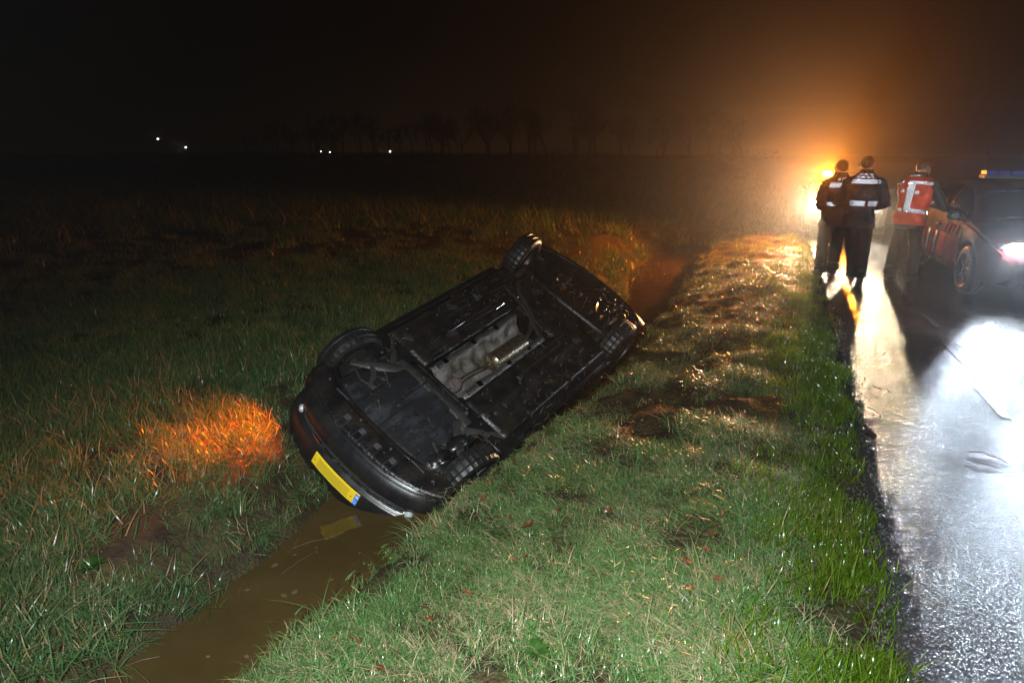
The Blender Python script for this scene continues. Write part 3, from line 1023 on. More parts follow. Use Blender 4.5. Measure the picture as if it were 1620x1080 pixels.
for k in range(46):
    c = (rnd.uniform(-1.72, -1.2), rnd.uniform(-0.62, 0.33), rnd.uniform(0.13, 0.19))
    d = Vector((rnd.uniform(-1, 1), rnd.uniform(-1, 1), rnd.uniform(-0.5, 0.5))).normalized() * rnd.uniform(0.015, 0.05)
    p = [Vector(c) - d, Vector(c) + Vector((0, 0, -0.008)), Vector(c) + d + Vector((0.01, 0.005, 0))]
    MB().tube(p, [(0.008, 0.003), (0.009, 0.003), (0.006, 0.003)], 6).build('torn_bracket', M['shiny_bits'] if k % 2 else M['under_grey'], wreck)
for k in range(7):
    c = Vector((rnd.uniform(-1.7, -1.25), rnd.uniform(-0.5, 0.3), 0.165))
    pts = [c]
    for j in range(6):
        pts.append(pts[-1] + Vector((rnd.uniform(-0.05, 0.05), rnd.uniform(-0.05, 0.02), rnd.uniform(-0.012, 0.012))))
    MB().tube(pts, 0.005, 6).build('loose_cable', M['rubber'], wreck)
# bolts, clips, plugs and small brackets all over the underside; clods of mud and torn grass pressed into it
fit_, mud_, gr_ = MB(), MB(), MB()
for k in range(150):
    x, y = rnd.uniform(-1.1, 1.5), rnd.uniform(-0.72, 0.72)
    if abs(y) < 0.24 and -0.5 < x < 0.8:
        continue
    z = 0.168
    if k % 3 == 0:
        fit_.box((x, y, z), (rnd.uniform(0.02, 0.06), rnd.uniform(0.012, 0.03), 0.012), (0, 0, rnd.uniform(0, 3)))
    else:
        r0 = rnd.uniform(0.006, 0.013)
        fit_.rings([[(x + r_ * math.cos(a), y + r_ * math.sin(a), z_) for a in np.linspace(0, 2 * math.pi, 6, endpoint=False)] for r_, z_ in ((r0, z + 0.012), (r0, z - 0.004), (r0 * 0.5, z - 0.007))])
for k in range(26):
    x, y = rnd.uniform(-1.6, 1.7), (rnd.uniform(-0.78, -0.30) if k % 3 else rnd.uniform(-0.7, 0.7))
    if abs(y) < 0.24 and -0.5 < x < 0.8:
        continue
    r0 = rnd.uniform(0.008, 0.022)
    mud_.rings([[(x + r0 * q * math.cos(a) * rnd.uniform(0.7, 1.3), y + r0 * q * math.sin(a) * rnd.uniform(0.7, 1.3), 0.176 - r0 * 0.5 * zq) for a in np.linspace(0, 2 * math.pi, 9, endpoint=False)] for q, zq in ((1.1, -0.3), (0.9, 0.4), (0.45, 0.9))])
for k in range(170):
    x = rnd.choice((rnd.uniform(-1.6, 0.5), rnd.uniform(0.9, 1.75)))
    y = rnd.uniform(-0.85, -0.55) if k % 4 else rnd.uniform(-0.6, 0.6)
    c = Vector((x, y, 0.165))
    d = Vector((rnd.uniform(-1, 1), rnd.uniform(-1, 0.5), rnd.uniform(-0.5, 0.1))).normalized() * rnd.uniform(0.03, 0.10)
    s_ = d.cross(Vector((0, 0, 1))).normalized() * 0.002
    gr_.add([c - s_, c + s_, c + d * 0.6 + s_, c + d * 0.6 - s_, c + d + Vector((0, 0, 0.02))], [(0, 1, 2, 3), (3, 2, 4)])
tag(fit_.build('underside_fitting', M['under_grey'], wreck, smooth=False), kind='stuff')
M['dark_mud'] = mat('dark_wet_mud', (0.012, 0.009, 0.006), 0.5, 0, (0.02, 0.014, 0.009), 20, 0.004, 60, 0.3)
tag(mud_.build('mud', M['dark_mud'], wreck), kind='stuff')
tag(gr_.build('torn_grass', M['reed'], wreck, smooth=False), kind='stuff')
for k in range(9):
    # splintered liner plates round the lower front wheel and the tail
    cx_, cy_ = ((rnd.uniform(0.75, 1.45), rnd.uniform(-0.66, -0.42)) if k < 4 else (rnd.uniform(-1.65, -1.15), rnd.uniform(-0.6, 0.2)))
    n_ = 7
    ring = [(cx_ + rnd.uniform(0.05, 0.13) * math.cos(a), cy_ + rnd.uniform(0.04, 0.10) * math.sin(a), 0.15 + rnd.uniform(-0.03, 0.03)) for a in np.linspace(0, 2 * math.pi, n_, endpoint=False)]
    solidify(MB().add(ring + [(cx_, cy_, 0.15)], [(i, (i + 1) % n_, n_) for i in range(n_)]).build('splintered_liner', M['bumper_black'], wreck, angle=20), 0.004, 0)
# front hazard lamp, lighting the bank orange
hz = MB().grid([[(1.78 - 0.10 * j + 0.0, 0.62 + 0.05 * j, 0.62 + 0.08 * i) for i in range(3)] for j in range(3)]).build('indicator_lamp', M['glow_hazard'], wreck)
solidify(hz, 0.02, 0)

# ------------------------------------------------------------------ upright cars
def road_car(name, label, loc, heading, paint, lensmat, L=4.2, W=0.87, H=1.47):
    r_ = thing(name, label, 'car', loc, (0, 0, heading))
    s = CarShape(L=L, W=W, H=H, zb=0.22, xf=L / 2 - 0.82, xr=-L / 2 + 0.78, ra=0.37, az=0.32)
    h = L / 2
    b = s.body(M[paint], r_)
    for sy in (1, -1):
        s.patch('front_window', M['glass'], r_, -0.12, 0.78, 9, 11, sy)
        s.patch('rear_window', M['glass'], r_, -1.05, -0.22, 9, 11, sy)
        s.patch('rear_quarter_window', M['glass'], r_, -1.62, -1.14, 9, 11, sy)
        s.patch('sill_trim', M['trim_black'], r_, -0.88, 0.88, 4, 5, sy, off=0.004)
        make_wheel(r_, (s.xf, sy * (W - 0.10), 0.32), 0.32, 0.2, sy)
        make_wheel(r_, (s.xr, sy * (W - 0.10), 0.32), 0.32, 0.2, sy)
        mi = MB()
        mi.rings([[(0.78 + dx, sy * (W + 0.10 + 0.09 * math.cos(a)), 1.0 + 0.065 * math.sin(a)) for a in np.linspace(0, 2 * math.pi, 14, endpoint=False)] for dx in (-0.03, 0.0)])
        mi.rings([[(0.83, sy * (W + 0.10 + 0.05 * math.cos(a)), 1.0 + 0.04 * math.sin(a)) for a in np.linspace(0, 2 * math.pi, 14, endpoint=False)],
                  [(0.78, sy * (W + 0.10 + 0.09 * math.cos(a)), 1.0 + 0.065 * math.sin(a)) for a in np.linspace(0, 2 * math.pi, 14, endpoint=False)]])
        mi.box((0.79, sy * (W - 0.0), 0.95), (0.04, 0.14, 0.03))
        mi.build('wing_mirror', M['trim_black'], r_)
        for xh in (-0.15, -1.0):
            MB().box((xh + 0.02, sy * (W + 0.012), 0.80), (0.16, 0.03, 0.03)).build('door_handle', M['trim_black'], r_)
        for xg in (0.86, -0.18, -1.1):
            MB().box((xg, sy * (W - 0.001), 0.60), (0.008, 0.012, 0.5)).build('door_gap', M['trim_black'], r_)
        hl = MB()
        rows_ = []
        for t in np.linspace(0, 1, 7):
            yy = sy * (0.40 + 0.32 * t)
            rows_.append([(h - 0.06 - 0.16 * t ** 2 + dx, yy, z) for dx, z in ((-0.02, 0.60), (0.012, 0.64), (0.012, 0.71), (-0.05, 0.755))])
        hl.grid(rows_)
        hb = solidify(hl.build('headlight', M['lamp_glass'], r_), 0.01, 0)
        bulb = MB()
        bulb.rings([[(h - 0.06 + dx, sy * 0.57 + 1.75 * q * math.cos(a), 0.71 + q * math.sin(a)) for a in np.linspace(0, 2 * math.pi, 16, endpoint=False)] for dx, q in ((-0.03, 0.075), (0.025, 0.078), (0.04, 0.055), (0.046, 0.01))])
        bulb.build('lit_bulb', M[lensmat], hb)
    s.patch('windscreen', M['glass'], r_, 0.42, 0.93, 12, 14, 0)
    s.patch('rear_screen', M['glass'], r_, -h + 0.30, -h + 0.07, 12, 14, 0)
    gr = MB()
    for k in range(4):
        gr.box((h - 0.015, 0, 0.40 + 0.05 * k), (0.03, 0.8, 0.02))
    gr.build('grille', M['trim_black'], r_)
    MB().box((h + 0.012, 0, 0.34), (0.012, 0.52, 0.11)).build('number_plate', M['plate_yellow'], r_)
    return r_, s


resc, rs_ = road_car('rescue_car', 'red rescue car with slanted door stripes and dazzling white headlights', (2.90, 11.47, 0.015), R(-84), 'red_paint', 'glow_cold', 4.0, 0.86, 1.45)


def livery(name, m, x0, x1, z0, z1, slant, side=-1):
    """flat marking film on the car's side, slanted, 8 mm proud of the door skin"""
    vs = []
    for z in np.linspace(z0, z1, 5):
        d = slant * (z - z0)
        for x in np.linspace(x0 + d, x1 + d, 4):
            p = rs_.sec(float(x))
            zz = [q[1] for q in p[5:9]]
            yy = [q[0] for q in p[5:9]]
            vs.append((x, side * (float(np.interp(z, zz, yy)) + 0.008), z))
    fs = [(i * 4 + j, i * 4 + j + 1, i * 4 + j + 5, i * 4 + j + 4) for i in range(4) for j in range(3)]
    return solidify(MB().add(vs, fs).build(name, m, resc), 0.003, 0)


for sd in (-1, 1):
    livery('red_panel', M['red_retro'], -0.05, 0.84, 0.36, 0.70, 0.12, sd)
    livery('blue_stripe', M['blue_film'], -0.25, -0.10, 0.36, 0.70, 0.12, sd)
    livery('red_stripe', M['red_retro'], -0.42, -0.30, 0.36, 0.70, 0.12, sd)
    livery('blue_stripe', M['blue_film'], -0.60, -0.47, 0.36, 0.70, 0.12, sd)
    livery('red_panel', M['red_retro'], -1.0, -0.65, 0.36, 0.70, 0.12, sd)
    for k in range(4):
        livery('slanted_bar', M['red_retro'], 0.12 + k * 0.16, 0.20 + k * 0.16, 0.72, 0.86, 0.3, sd)
# roof light bar and aerial
lb = MB().box((0.0, 0, 1.50), (0.22, 0.95, 0.05)).build('light_bar', M['trim_black'], resc)
for k in range(6):
    MB().box((0.0, -0.39 + k * 0.156, 1.555), (0.20, 0.14, 0.06)).build('blue_lens', M['blue_lens'], lb)
MB().tube([(-0.3, -0.35, 1.46), (-0.34, -0.35, 1.85)], [0.006, 0.003], 6).build('aerial', M['trim_black'], resc)
bpy.context.view_layer.update()
for sy in (0.57, -0.57):
    p = resc.matrix_world @ Vector((2.0 - 0.01, sy, 0.68))
    t = resc.matrix_world @ Vector((9.0, sy * 0.8 - 4.0, 0.75))
    lamp('rescue_headlight_lamp', 'SPOT', p, 480 if sy < 0 else 950, (0.70, 0.83, 1.0), 0.07, t, 82, 1.0)

farc, fs_ = road_car('patrol_car', 'dark car with amber beacon on its roof and warm headlights, behind the two officers', (1.05, 18.15, -0.02), R(-90), 'grey_paint', 'glow_warm', 4.2, 0.86, 1.30)
bb = MB().box((1.25, 0, 1.275), (0.16, 1.05, 0.03)).build('beacon_bar', M['trim_black'], farc)
mb_ = MB()
mb_.rings([[(1.25 + q * 0.75 * math.cos(a), -0.45 + q * 1.3 * math.sin(a), z) for a in np.linspace(0, 2 * math.pi, 18, endpoint=False)] for z, q in ((1.29, 0.075), (1.33, 0.085), (1.39, 0.08), (1.42, 0.05))])
mb_.build('amber_beacon', M['glow_amber'], bb)
for yy in (-0.4, 0.4):
    MB().tube([(1.12, yy, 1.20), (1.25, yy, 1.27)], 0.015, 8).build('bar_foot', M['trim_black'], farc)

# hazard lamp light
pz = wreck.matrix_world @ Vector((1.86, 0.80, 0.66))
lamp('hazard_spot', 'SPOT', (-3.56, 3.52, 0.05), 200, (1.0, 0.12, 0.003), 0.03, (-4.15, 3.0, -0.50), 116, 0.8)
lamp('hazard_spot', 'SPOT', (-3.60, 3.50, 0.05), 400, (1.0, 0.13, 0.004), 0.03, (-4.25, 1.7, -0.28), 62, 1.0)  # second spot, added to draw the orange patch out along the bank


# ------------------------------------------------------------------ people
def retro_patch(fn, u0, u1, v0, v1, nu, nv, holes=None):
    """corner-cube film: every triangle of the strip gets three mutually square facets"""
    mb = MB()
    us = np.linspace(u0, u1, 81)
    pp = [Vector(fn(u, (v0 + v1) / 2)) for u in us]
    arc = np.r_[0, np.cumsum([(b_ - a_).length for a_, b_ in zip(pp, pp[1:])])]
    nu = max(2, int(round(arc[-1] / nu)))                   # nu comes in as the wanted cell width in metres

    def P(i, j):
        off = 0.5 * (j % 2)
        u = float(np.interp(arc[-1] * min(max((i + off) / nu, 0), 1), arc, us))
        v = v0 + (v1 - v0) * j / nv
        return Vector(fn(u, v))
    for j in range(nv):
        for i in range(nu):
            if holes and holes(i, j):
                continue
            a, b, c, d = P(i, j), P(i + 1, j), P(i, j + 1), P(i + 1, j + 1)
            tris = ((a, b, c), (b, d, c)) if j % 2 == 0 else ((a, b, d), (a, d, c))
            for t in tris:
                e1, e2 = t[1] - t[0], t[2] - t[0]
                nrm = e1.cross(e2)
                if nrm.length < 1e-9:
                    continue
                nrm.normalize()
                ab, bc, ca = e1.length_squared, (t[2] - t[1]).length_squared, e2.length_squared
                p2, q2, r2 = (ab + ca - bc) / 2, (ab + bc - ca) / 2, (bc + ca - ab) / 2   # squared legs of the square corner
                if min(p2, q2, r2) <= 1e-10:
                    continue
                w1, w2, w3 = 1 / p2, 1 / q2, 1 / r2
                ctr = (t[0] * w1 + t[1] * w2 + t[2] * w3) / (w1 + w2 + w3) - nrm / math.sqrt(w1 + w2 + w3)
                mb.add([t[0], t[1], t[2], ctr], [(0, 1, 3), (1, 2, 3), (2, 0, 3)])
    return mb


def folds(path, rad, sub=4):
    """finer stations with small uneven cloth folds"""
    P2, R2 = [], []
    for i in range(len(path) - 1):
        for k in range(sub):
            t = k / sub
            P2.append(path[i].lerp(path[i + 1], t) + Vector((rnd.uniform(-1, 1), rnd.uniform(-1, 1), 0)) * 0.004)
            r0 = rad[i] + (rad[i + 1] - rad[i]) * t
            R2.append((r0 * rnd.uniform(0.93, 1.07), r0 * rnd.uniform(0.93, 1.07)))
    P2.append(path[-1])
    R2.append((rad[-1], rad[-1]))
    return P2, R2


class Person:
    """standing adult; local frame faces +y, x to the figure's right; every limb a lofted tube, body one skinned mesh"""

    def __init__(s, label, loc, yaw, lean=0.0, height=1.79, feet=((-0.12, 0.05), (0.12, -0.05)), hands=((-0.30, 0.10, 0.86), (0.30, 0.10, 0.86)),
                 elbows=((-0.32, -0.03, 1.12), (0.32, -0.03, 1.12)), vest=False, head_turn=(0, 0), bulk=1.0, cap=False):
        s.root = thing('person', label, 'person', loc, (0, 0, yaw))
        k = height / 1.80
        s.k, s.lean, s.bulk = k, lean, bulk
        s.hip = Vector((0, 0, 0.93 * k))
        s.feet = [Vector((x, y, 0)) for x, y in feet]
        rt = s.root
        # --- body: one continuous skinned figure
        vs, es, rad = [], [], []

        def v(p, r_, par=None):
            vs.append(Vector(p))
            rad.append(r_)
            if par is not None:
                es.append((par, len(vs) - 1))
            return len(vs) - 1
        pel = v(s.tp(0, 0, 0.95), 0.12)
        ch = v(s.tp(0, 0, 1.2), 0.125, pel)
        up = v(s.tp(0, 0, 1.40), 0.12, ch)
        nk = v(s.tp(0, 0.0, 1.53), 0.055, up)
        hd0 = s.tp(0, 0.025, 1.60)
        hx, hy = head_turn
        f_ = Vector((math.sin(hx) * math.cos(hy), math.cos(hx) * math.cos(hy), math.sin(hy)))
        s.face = f_
        hu = Vector((0, 0, 1)) * math.cos(hy) - Vector((f_.x, f_.y, 0)).normalized() * math.sin(hy)
        jw = v(hd0 + f_ * 0.035, 0.068, nk)
        sk = v(hd0 + hu * 0.075 + f_ * 0.0, 0.092, jw)
        v(hd0 + hu * 0.14 - f_ * 0.01, 0.07, sk)
        no = v(hd0 + hu * 0.055 + f_ * 0.095, 0.014, sk)
        s.head = hd0 + hu * 0.075
        s.hu = hu
        s.arms = []
        for i, sx in enumerate((-1, 1)):
            shd = s.tp(sx * 0.19, 0, 1.43)
            a = v(shd, 0.06, up)
            el = v(Vector(elbows[i]) * k if lean == 0 else Vector(elbows[i]), 0.045, a)
            hn = Vector(hands[i]) * (k if lean == 0 else 1)
            wr_ = v(hn, 0.028, el)
            dr = (hn - vs[el]).normalized()
            sd = dr.cross(Vector((0, 0, 1)))
            if sd.length < 0.2:
                sd = Vector((0, 1, 0))
            sd.normalize()
            ot = sd.cross(dr).normalized()
            pm = v(hn + dr * 0.05, 0.034, wr_)
            for q, ln in enumerate((0.075, 0.085, 0.08, 0.06)):
                b0 = v(hn + dr * 0.09 + sd * (0.03 - q * 0.02), 0.010, pm)
                b1 = v(vs[b0] + dr * ln * 0.55 + ot * 0.012, 0.009, b0)
                v(vs[b1] + dr * ln * 0.35 + ot * 0.03, 0.008, b1)
            th = v(hn + dr * 0.045 + sd * 0.045, 0.011, pm)
            v(vs[th] + dr * 0.045 + sd * 0.012 + ot * 0.01, 0.009, th)
            s.arms.append((shd, vs[el].copy(), hn))
        s.legs = []
        for i, sx in enumerate((-1, 1)):
            hpt = Vector((sx * 0.09, 0, 0.90 * k))
            an = s.feet[i] + Vector((0, 0, 0.09))
            kn = (hpt + an) * 0.5 + Vector((sx * 0.01, 0.035, 0.02))
            a = v(hpt, 0.08, pel)
            b = v(kn, 0.055, a)
            c = v(an, 0.04, b)
            v(s.feet[i] + Vector((sx * 0.02, 0.13, 0.03)), 0.03, c)
            s.legs.append((hpt, kn, an))
        me = bpy.data.meshes.new('body')
        me.from_pydata([tuple(p) for p in vs], es, [])
        me.materials.append(M['skin'])
        bo = bpy.data.objects.new('body', me)
        COL.objects.link(bo)
        bo.parent = rt
        bo.modifiers.new('skin', 'SKIN')
        for i, sv in enumerate(me.skin_vertices[0].data):
            sv.radius = (rad[i], rad[i])
            sv.use_root = (i == 0)
        sub = bo.modifiers.new('smooth', 'SUBSURF')
        sub.levels = sub.render_levels = 1
        # --- clothes
        jm = M['jacket']
        jk = MB()
        hs_ = [0.78, 0.80] + list(np.linspace(0.84, 1.42, 26)) + [1.48, 1.53, 1.56, 1.60]
        jk.rings([[s.torso(a, h, 0.0) for a in np.linspace(0, 2 * math.pi, 56, endpoint=False)] for h in hs_])
        for (sh_, el, hn) in s.arms:
            m1 = sh_.lerp(el, 0.5)
            m2 = el.lerp(hn, 0.5)
            jk.tube(*folds([sh_ + (sh_ - el).normalized() * 0.04, sh_, m1, el, m2, hn - (hn - el).normalized() * 0.01], [0.05 * bulk, 0.082 * bulk, 0.074 * bulk, 0.066 * bulk, 0.058 * bulk, 0.048 * bulk]), 14)
        s.jacket = jk.build('jacket', jm, rt, angle=80)
        tr = MB()
        tr.rings([[s.torso(a, h, -0.015) for a in np.linspace(0, 2 * math.pi, 24, endpoint=False)] for h in (0.80, 0.86, 0.93, 1.0)])
        for (hp, kn, an) in s.legs:
            tr.tube(*folds([hp + Vector((0, 0, 0.06)), hp - Vector((0, 0, 0.08)), hp.lerp(kn, 0.6), kn, kn.lerp(an, 0.5), an + Vector((0, 0, 0.03)), an - Vector((0, 0, 0.03))],
                    [0.09 * bulk, 0.105 * bulk, 0.096 * bulk, 0.085 * bulk, 0.084 * bulk, 0.086 * bulk, 0.09 * bulk]), 16)
        tr.build('trousers', M['trousers'], rt, angle=80)
        for i, sx in enumerate((-1, 1)):
            ft = s.feet[i]
            bt = MB()
            rows_ = []
            for y, w, h in ((-0.085, 0.03, 0.05), (-0.07, 0.042, 0.10), (-0.01, 0.046, 0.115), (0.06, 0.05, 0.085), (0.13, 0.052, 0.06), (0.18, 0.045, 0.045), (0.20, 0.02, 0.03)):
                rows_.append([(ft.x + sx * 0.012 + w * c, ft.y + y, max(0.004, h * z)) for c, z in ((-1, 0), (-1, 0.35), (-0.75, 0.85), (0, 1), (0.75, 0.85), (1, 0.35), (1, 0))])
            bt.rings(rows_)
            bt.tube([(ft.x, ft.y - 0.02, 0.06), (ft.x, ft.y - 0.02, 0.2)], [(0.055, 0.06), (0.062, 0.062)], 12)
            bt.build('boot', M['boots'], rt, angle=60)
        if vest:
            vm = MB()
            vm.rings([[s.torso(a, h, 0.016) for a in np.linspace(0, 2 * math.pi, 64, endpoint=False)] for h in list(np.linspace(0.84, 1.44, 26)) + [1.49, 1.54]], cap=False)
            s.vest = solidify(vm.build('safety_vest', M['vest_red'], rt, angle=80), 0.004, 0)
        # hair or cap
        c = s.head
        hm = MB()
        rows_ = []
        side = f_.cross(hu).normalized()
        for t in np.linspace(0.0, 1.0, 9):
            rw = []
            for a in np.linspace(0, 2 * math.pi, 24, endpoint=False):
                back = 0.5 - 0.5 * math.cos(a)
                el_ = math.pi / 2 - t * (1.45 + 0.95 * back ** 1.5)
                jig = 1 + 0.03 * math.sin(7 * a + 11 * t)
                rw.append(c + hu * (0.100 * math.sin(el_) + 0.012) + (f_ * (math.cos(a) * (0.106 if math.cos(a) < 0 else 0.096)) + side * (math.sin(a) * 0.086)) * max(0.02, math.cos(el_)) * jig - f_ * 0.008)
            rows_.append(rw)
        hm.grid(rows_, closed=True)
        if cap:
            hm.grid([[c + hu * (0.055 + 0.01 * q) + f_ * (0.085 + 0.075 * q * math.cos(a)) + side * (math.sin(a) * (0.085 - 0.01 * q)) for a in np.linspace(-1.3, 1.3, 9)] for q in (0, 1)])
        hm.build('cap' if cap else 'hair', M['trim_black'] if cap else M['hair'], rt, angle=70)
        for sx in (-1, 1):
            er = MB().tube([c + side * sx * 0.083 - hu * 0.005, c + side * sx * 0.098 - f_ * 0.012], [(0.02, 0.032), (0.012, 0.026)], 10)
            er.build('ear', M['skin'], rt)

    def tp(s, x, y, z):
        """lean the trunk forward about the hips"""
        z = z * s.k
        d = max(0, z - 0.93 * s.k)
        a = s.lean
        return Vector((x, y * math.cos(a) + d * math.sin(a), min(z, 0.93 * s.k) + d * math.cos(a) - y * math.sin(a) * (1 if d > 0 else 0)))

    def torso(s, ang, h, off, wob=1.0):
        hs_ = [0.80, 0.90, 1.0, 1.1, 1.2, 1.32, 1.42, 1.48, 1.53, 1.56, 1.60]
        rx = np.interp(h, hs_, [0.195, 0.19, 0.182, 0.178, 0.188, 0.208, 0.215, 0.185, 0.12, 0.085, 0.07]) * s.bulk
        ry = np.interp(h, hs_, [0.15, 0.145, 0.135, 0.132, 0.138, 0.145, 0.135, 0.118, 0.09, 0.078, 0.07]) * s.bulk
        wr_ = 0.009 * math.sin(3 * ang + 17 * h) + 0.007 * math.sin(5 * ang - 31 * h) + 0.004 * math.sin(9 * ang + 60 * h)
        wr_ *= wob
        p = 0.86
        c, q = math.cos(ang), math.sin(ang)
        cx = math.copysign(abs(c) ** p, c)
        cy = math.copysign(abs(q) ** p, q)
        return s.tp((rx + off + wr_) * cx, (ry + off + wr_) * cy, h)

    def strip(s, a0, a1, h0, h1, holes=None, cell=0.022, base=0.022):
        """film on the trunk between angles (degrees, -90 = middle of the back) and heights"""
        nu = cell
        nv = max(2, int(abs(h1 - h0) / (cell * 0.85)))
        o = retro_patch(lambda u, v: s.torso(u, v, base + 0.017, 0.3), R(a0), R(a1), h0, h1, nu, nv, holes).build('reflective_strip', M['retro'], s.jacket, smooth=False)
        return o


# officer in front, back to the camera
pa = Person('officer in dark jacket with wide reflective back stripes standing nearer the road middle, back turned', (0.87, 10.62, 0.014), R(-6), feet=((0.03, 0.12), (0.13, -0.10)),
            hands=((-0.10, 0.27, 1.05), (0.13, 0.28, 1.04)), elbows=((-0.30, 0.0, 1.13), (0.31, 0.0, 1.13)), height=1.80, bulk=1.08)
letters = lambda i, j: (i % 3 == 2)
pa.strip(-125, -52, 1.41, 1.47)
pa.strip(-118, -58, 1.485, 1.515, letters)
pa.strip(-115, -50, 1.525, 1.55, letters)
pa.strip(-50, -22, 1.41, 1.46, letters)
pa.strip(-128, -80, 1.10, 1.17)
pa.strip(-72, -32, 1.10, 1.17)
# officer half hidden behind, to the left
pb = Person('officer in dark jacket half hidden behind a colleague, standing beside the grass edge', (0.575, 10.95, 0.012), R(22), feet=((-0.13, -0.04), (0.09, 0.04)),
            hands=((-0.12, 0.24, 1.05), (0.14, 0.25, 1.02)), elbows=((-0.28, -0.02, 1.12), (0.29, -0.02, 1.12)), height=1.74, bulk=1.10)
pb.strip(-140, -95, 1.38, 1.45)
pb.strip(-120, -85, 1.48, 1.52, letters)
pb.strip(-150, -112, 1.10, 1.16)
pb.strip(-98, -84, 1.10, 1.16)
# officer in the red vest leaning to the rescue car
pc = Person('person in orange red reflective vest and dark trousers bending towards the red car', (1.56, 11.02, 0.012), R(-27), lean=0.22, feet=((-0.13, -0.02), (0.13, 0.10)),
            hands=((0.02, 0.56, 1.10), (0.38, 0.48, 1.02)), elbows=((-0.22, 0.30, 1.10), (0.34, 0.22, 1.08)), vest=True, height=1.76, head_turn=(0.65, -0.3))
pc.strip(-101, 8, 0.985, 1.04, base=0.032)
pc.strip(-140, -101, 0.99, 1.04, letters, base=0.032)
pc.strip(-101, -83, 1.04, 1.40, base=0.034)
pc.strip(-142, -101, 1.27, 1.315, letters, base=0.032)
pc.strip(-83, -68, 1.25, 1.30, base=0.034)
pc.strip(-101, -30, 1.40, 1.445, base=0.036)
pc.strip(-150, -115, 1.40, 1.44, base=0.034)
pc.strip(-110, -75, 1.52, 1.545, base=0.034)
pc.strip(18, 34, 1.00, 1.055, base=0.034)


# ------------------------------------------------------------------ bare trees on the far side of the field
def tree_mesh(seed, h):
    r = random.Random(seed)
    tr, cr = MB(), MB()

    def branch(p, d, ln, rad, dep):
        n = 4
        pts, rr = [p], [rad]
        for i in range(n):
            d = (d + Vector((r.uniform(-1, 1), r.uniform(-1, 1), r.uniform(-0.5, 0.9))) * (0.13 if dep == 0 else 0.2)).normalized()
            pts.append(pts[-1] + d * ln / n)
            rr.append(rad * (1 - 0.62 * (i + 1) / n))
        (tr if dep == 0 else cr).tube(pts, rr, 6 if dep == 0 else 3, cap=False)
        if dep < 4:
            for k in range(7 if dep == 0 else (5 if dep < 3 else 3)):
                t = r.uniform(0.35, 1.0)
                i = min(int(t * n), n - 1)
                q = pts[i].lerp(pts[i + 1], t * n - i)
                a = r.uniform(0, 2 * math.pi)
                nd = (d + Vector((math.cos(a), math.sin(a), r.uniform(-0.1, 0.6))) * r.uniform(0.6, 1.0)).normalized()
                branch(q, nd, ln * r.uniform(0.45, 0.68), max(rr[i] * 0.5, 0.026), dep + 1)
    branch(Vector((0, 0, -0.2)), Vector((0, 0, 1)), h * 0.55, h * 0.022, 0)
    return tr, cr


protos = []
for s_ in range(4):
    a, b = tree_mesh(20 + s_, 8.5)
    t = thing('bare_tree', 'bare winter tree in the row along the far edge of the dark field', 'tree', group='bare trees along the far edge of the field')
    a.build('trunk', M['bark'], t, angle=60)
    b.build('crown', M['bark'], t, angle=60)
    protos.append(t)
n_t = 48
for k in range(n_t):
    u = k / (n_t - 1)
    x = -118 + 108 * u + rnd.uniform(-3.0, 3.0)
    y = 118 + 12 * u + rnd.uniform(-5, 5)
    t = protos[k] if k < 4 else copy_tree(protos[k % 4])
    t.location = (x, y, float(ground(x, y)))
    t.rotation_euler = (0, 0, rnd.uniform(0, 6.28))
    sc = rnd.uniform(0.72, 1.3) * (0.85 + 0.3 * math.sin(math.pi * u))
    t.scale = (sc, sc, sc)
# low hedge bank at the foot of the trees
hv, hf = [], []
for k in range(5200):
    u = rnd.random()
    c = Vector((-122 + 118 * u, 115 + 12 * u + rnd.uniform(-1.5, 1.5), rnd.random() ** 1.5 * (1.0 + 0.7 * math.sin(u * 21))))
    d = Vector((rnd.uniform(-1, 1), rnd.uniform(-1, 1), rnd.uniform(-0.2, 1))).normalized() * rnd.uniform(0.3, 0.7)
    s_ = d.cross(Vector((0.3, 0.5, 0.8))).normalized() * 0.10
    o_ = len(hv)
    hv += [tuple(c - s_), tuple(c + s_), tuple(c + d)]
    hf.append((o_, o_ + 1, o_ + 2))
tag(MB().add(hv, hf).build('hedge', M['bark'], smooth=False), 'low dark hedge under the bare trees', kind='stuff')

# distant lamps at the left: pole and lit head
for (x, y, z, lab) in ((-101.8, 80, 3.45, 'white yard lamp far left across the field, the highest one'), (-107.3, 90, 2.1, 'small white lamp second from the left across the field'),
                       (-83.6, 100, 1.35, 'faint lamp of the close pair, on its left'), (-81.5, 100, 1.22, 'faint lamp of the close pair, on its right'), (-68.0, 100, 1.38, 'bright white lamp below the left end of the tree row')):
    t = thing('yard_lamp', lab, 'lamp', (x, y, float(ground(x, y))), group='lamps of distant farms')
    zz = z - float(ground(x, y))
    MB().tube([(0, 0, -0.1), (0, 0, zz - 0.1)], [0.05, 0.035], 8).build('pole', M['pole'], t)
    br_ = 0.12 if 'faint' not in lab else 0.07
    MB().rings([[(br_ * math.sin(e_) * math.cos(a), br_ * math.sin(e_) * math.sin(a), zz + br_ * math.cos(e_)) for a in np.linspace(0, 2 * math.pi, 10, endpoint=False)] for e_ in np.linspace(0.1, 3.04, 7)]).build('lamp_head', M['glow_white'], t)


# ------------------------------------------------------------------ twigs and leaf on the road
def road_z(x, y):
    return float(np.interp(x - float(edge_x(y)), [0.015, 0.12, 1.2, 2.6, 4.2], [-0.004, 0.0, 0.012, 0.02, 0.01]))


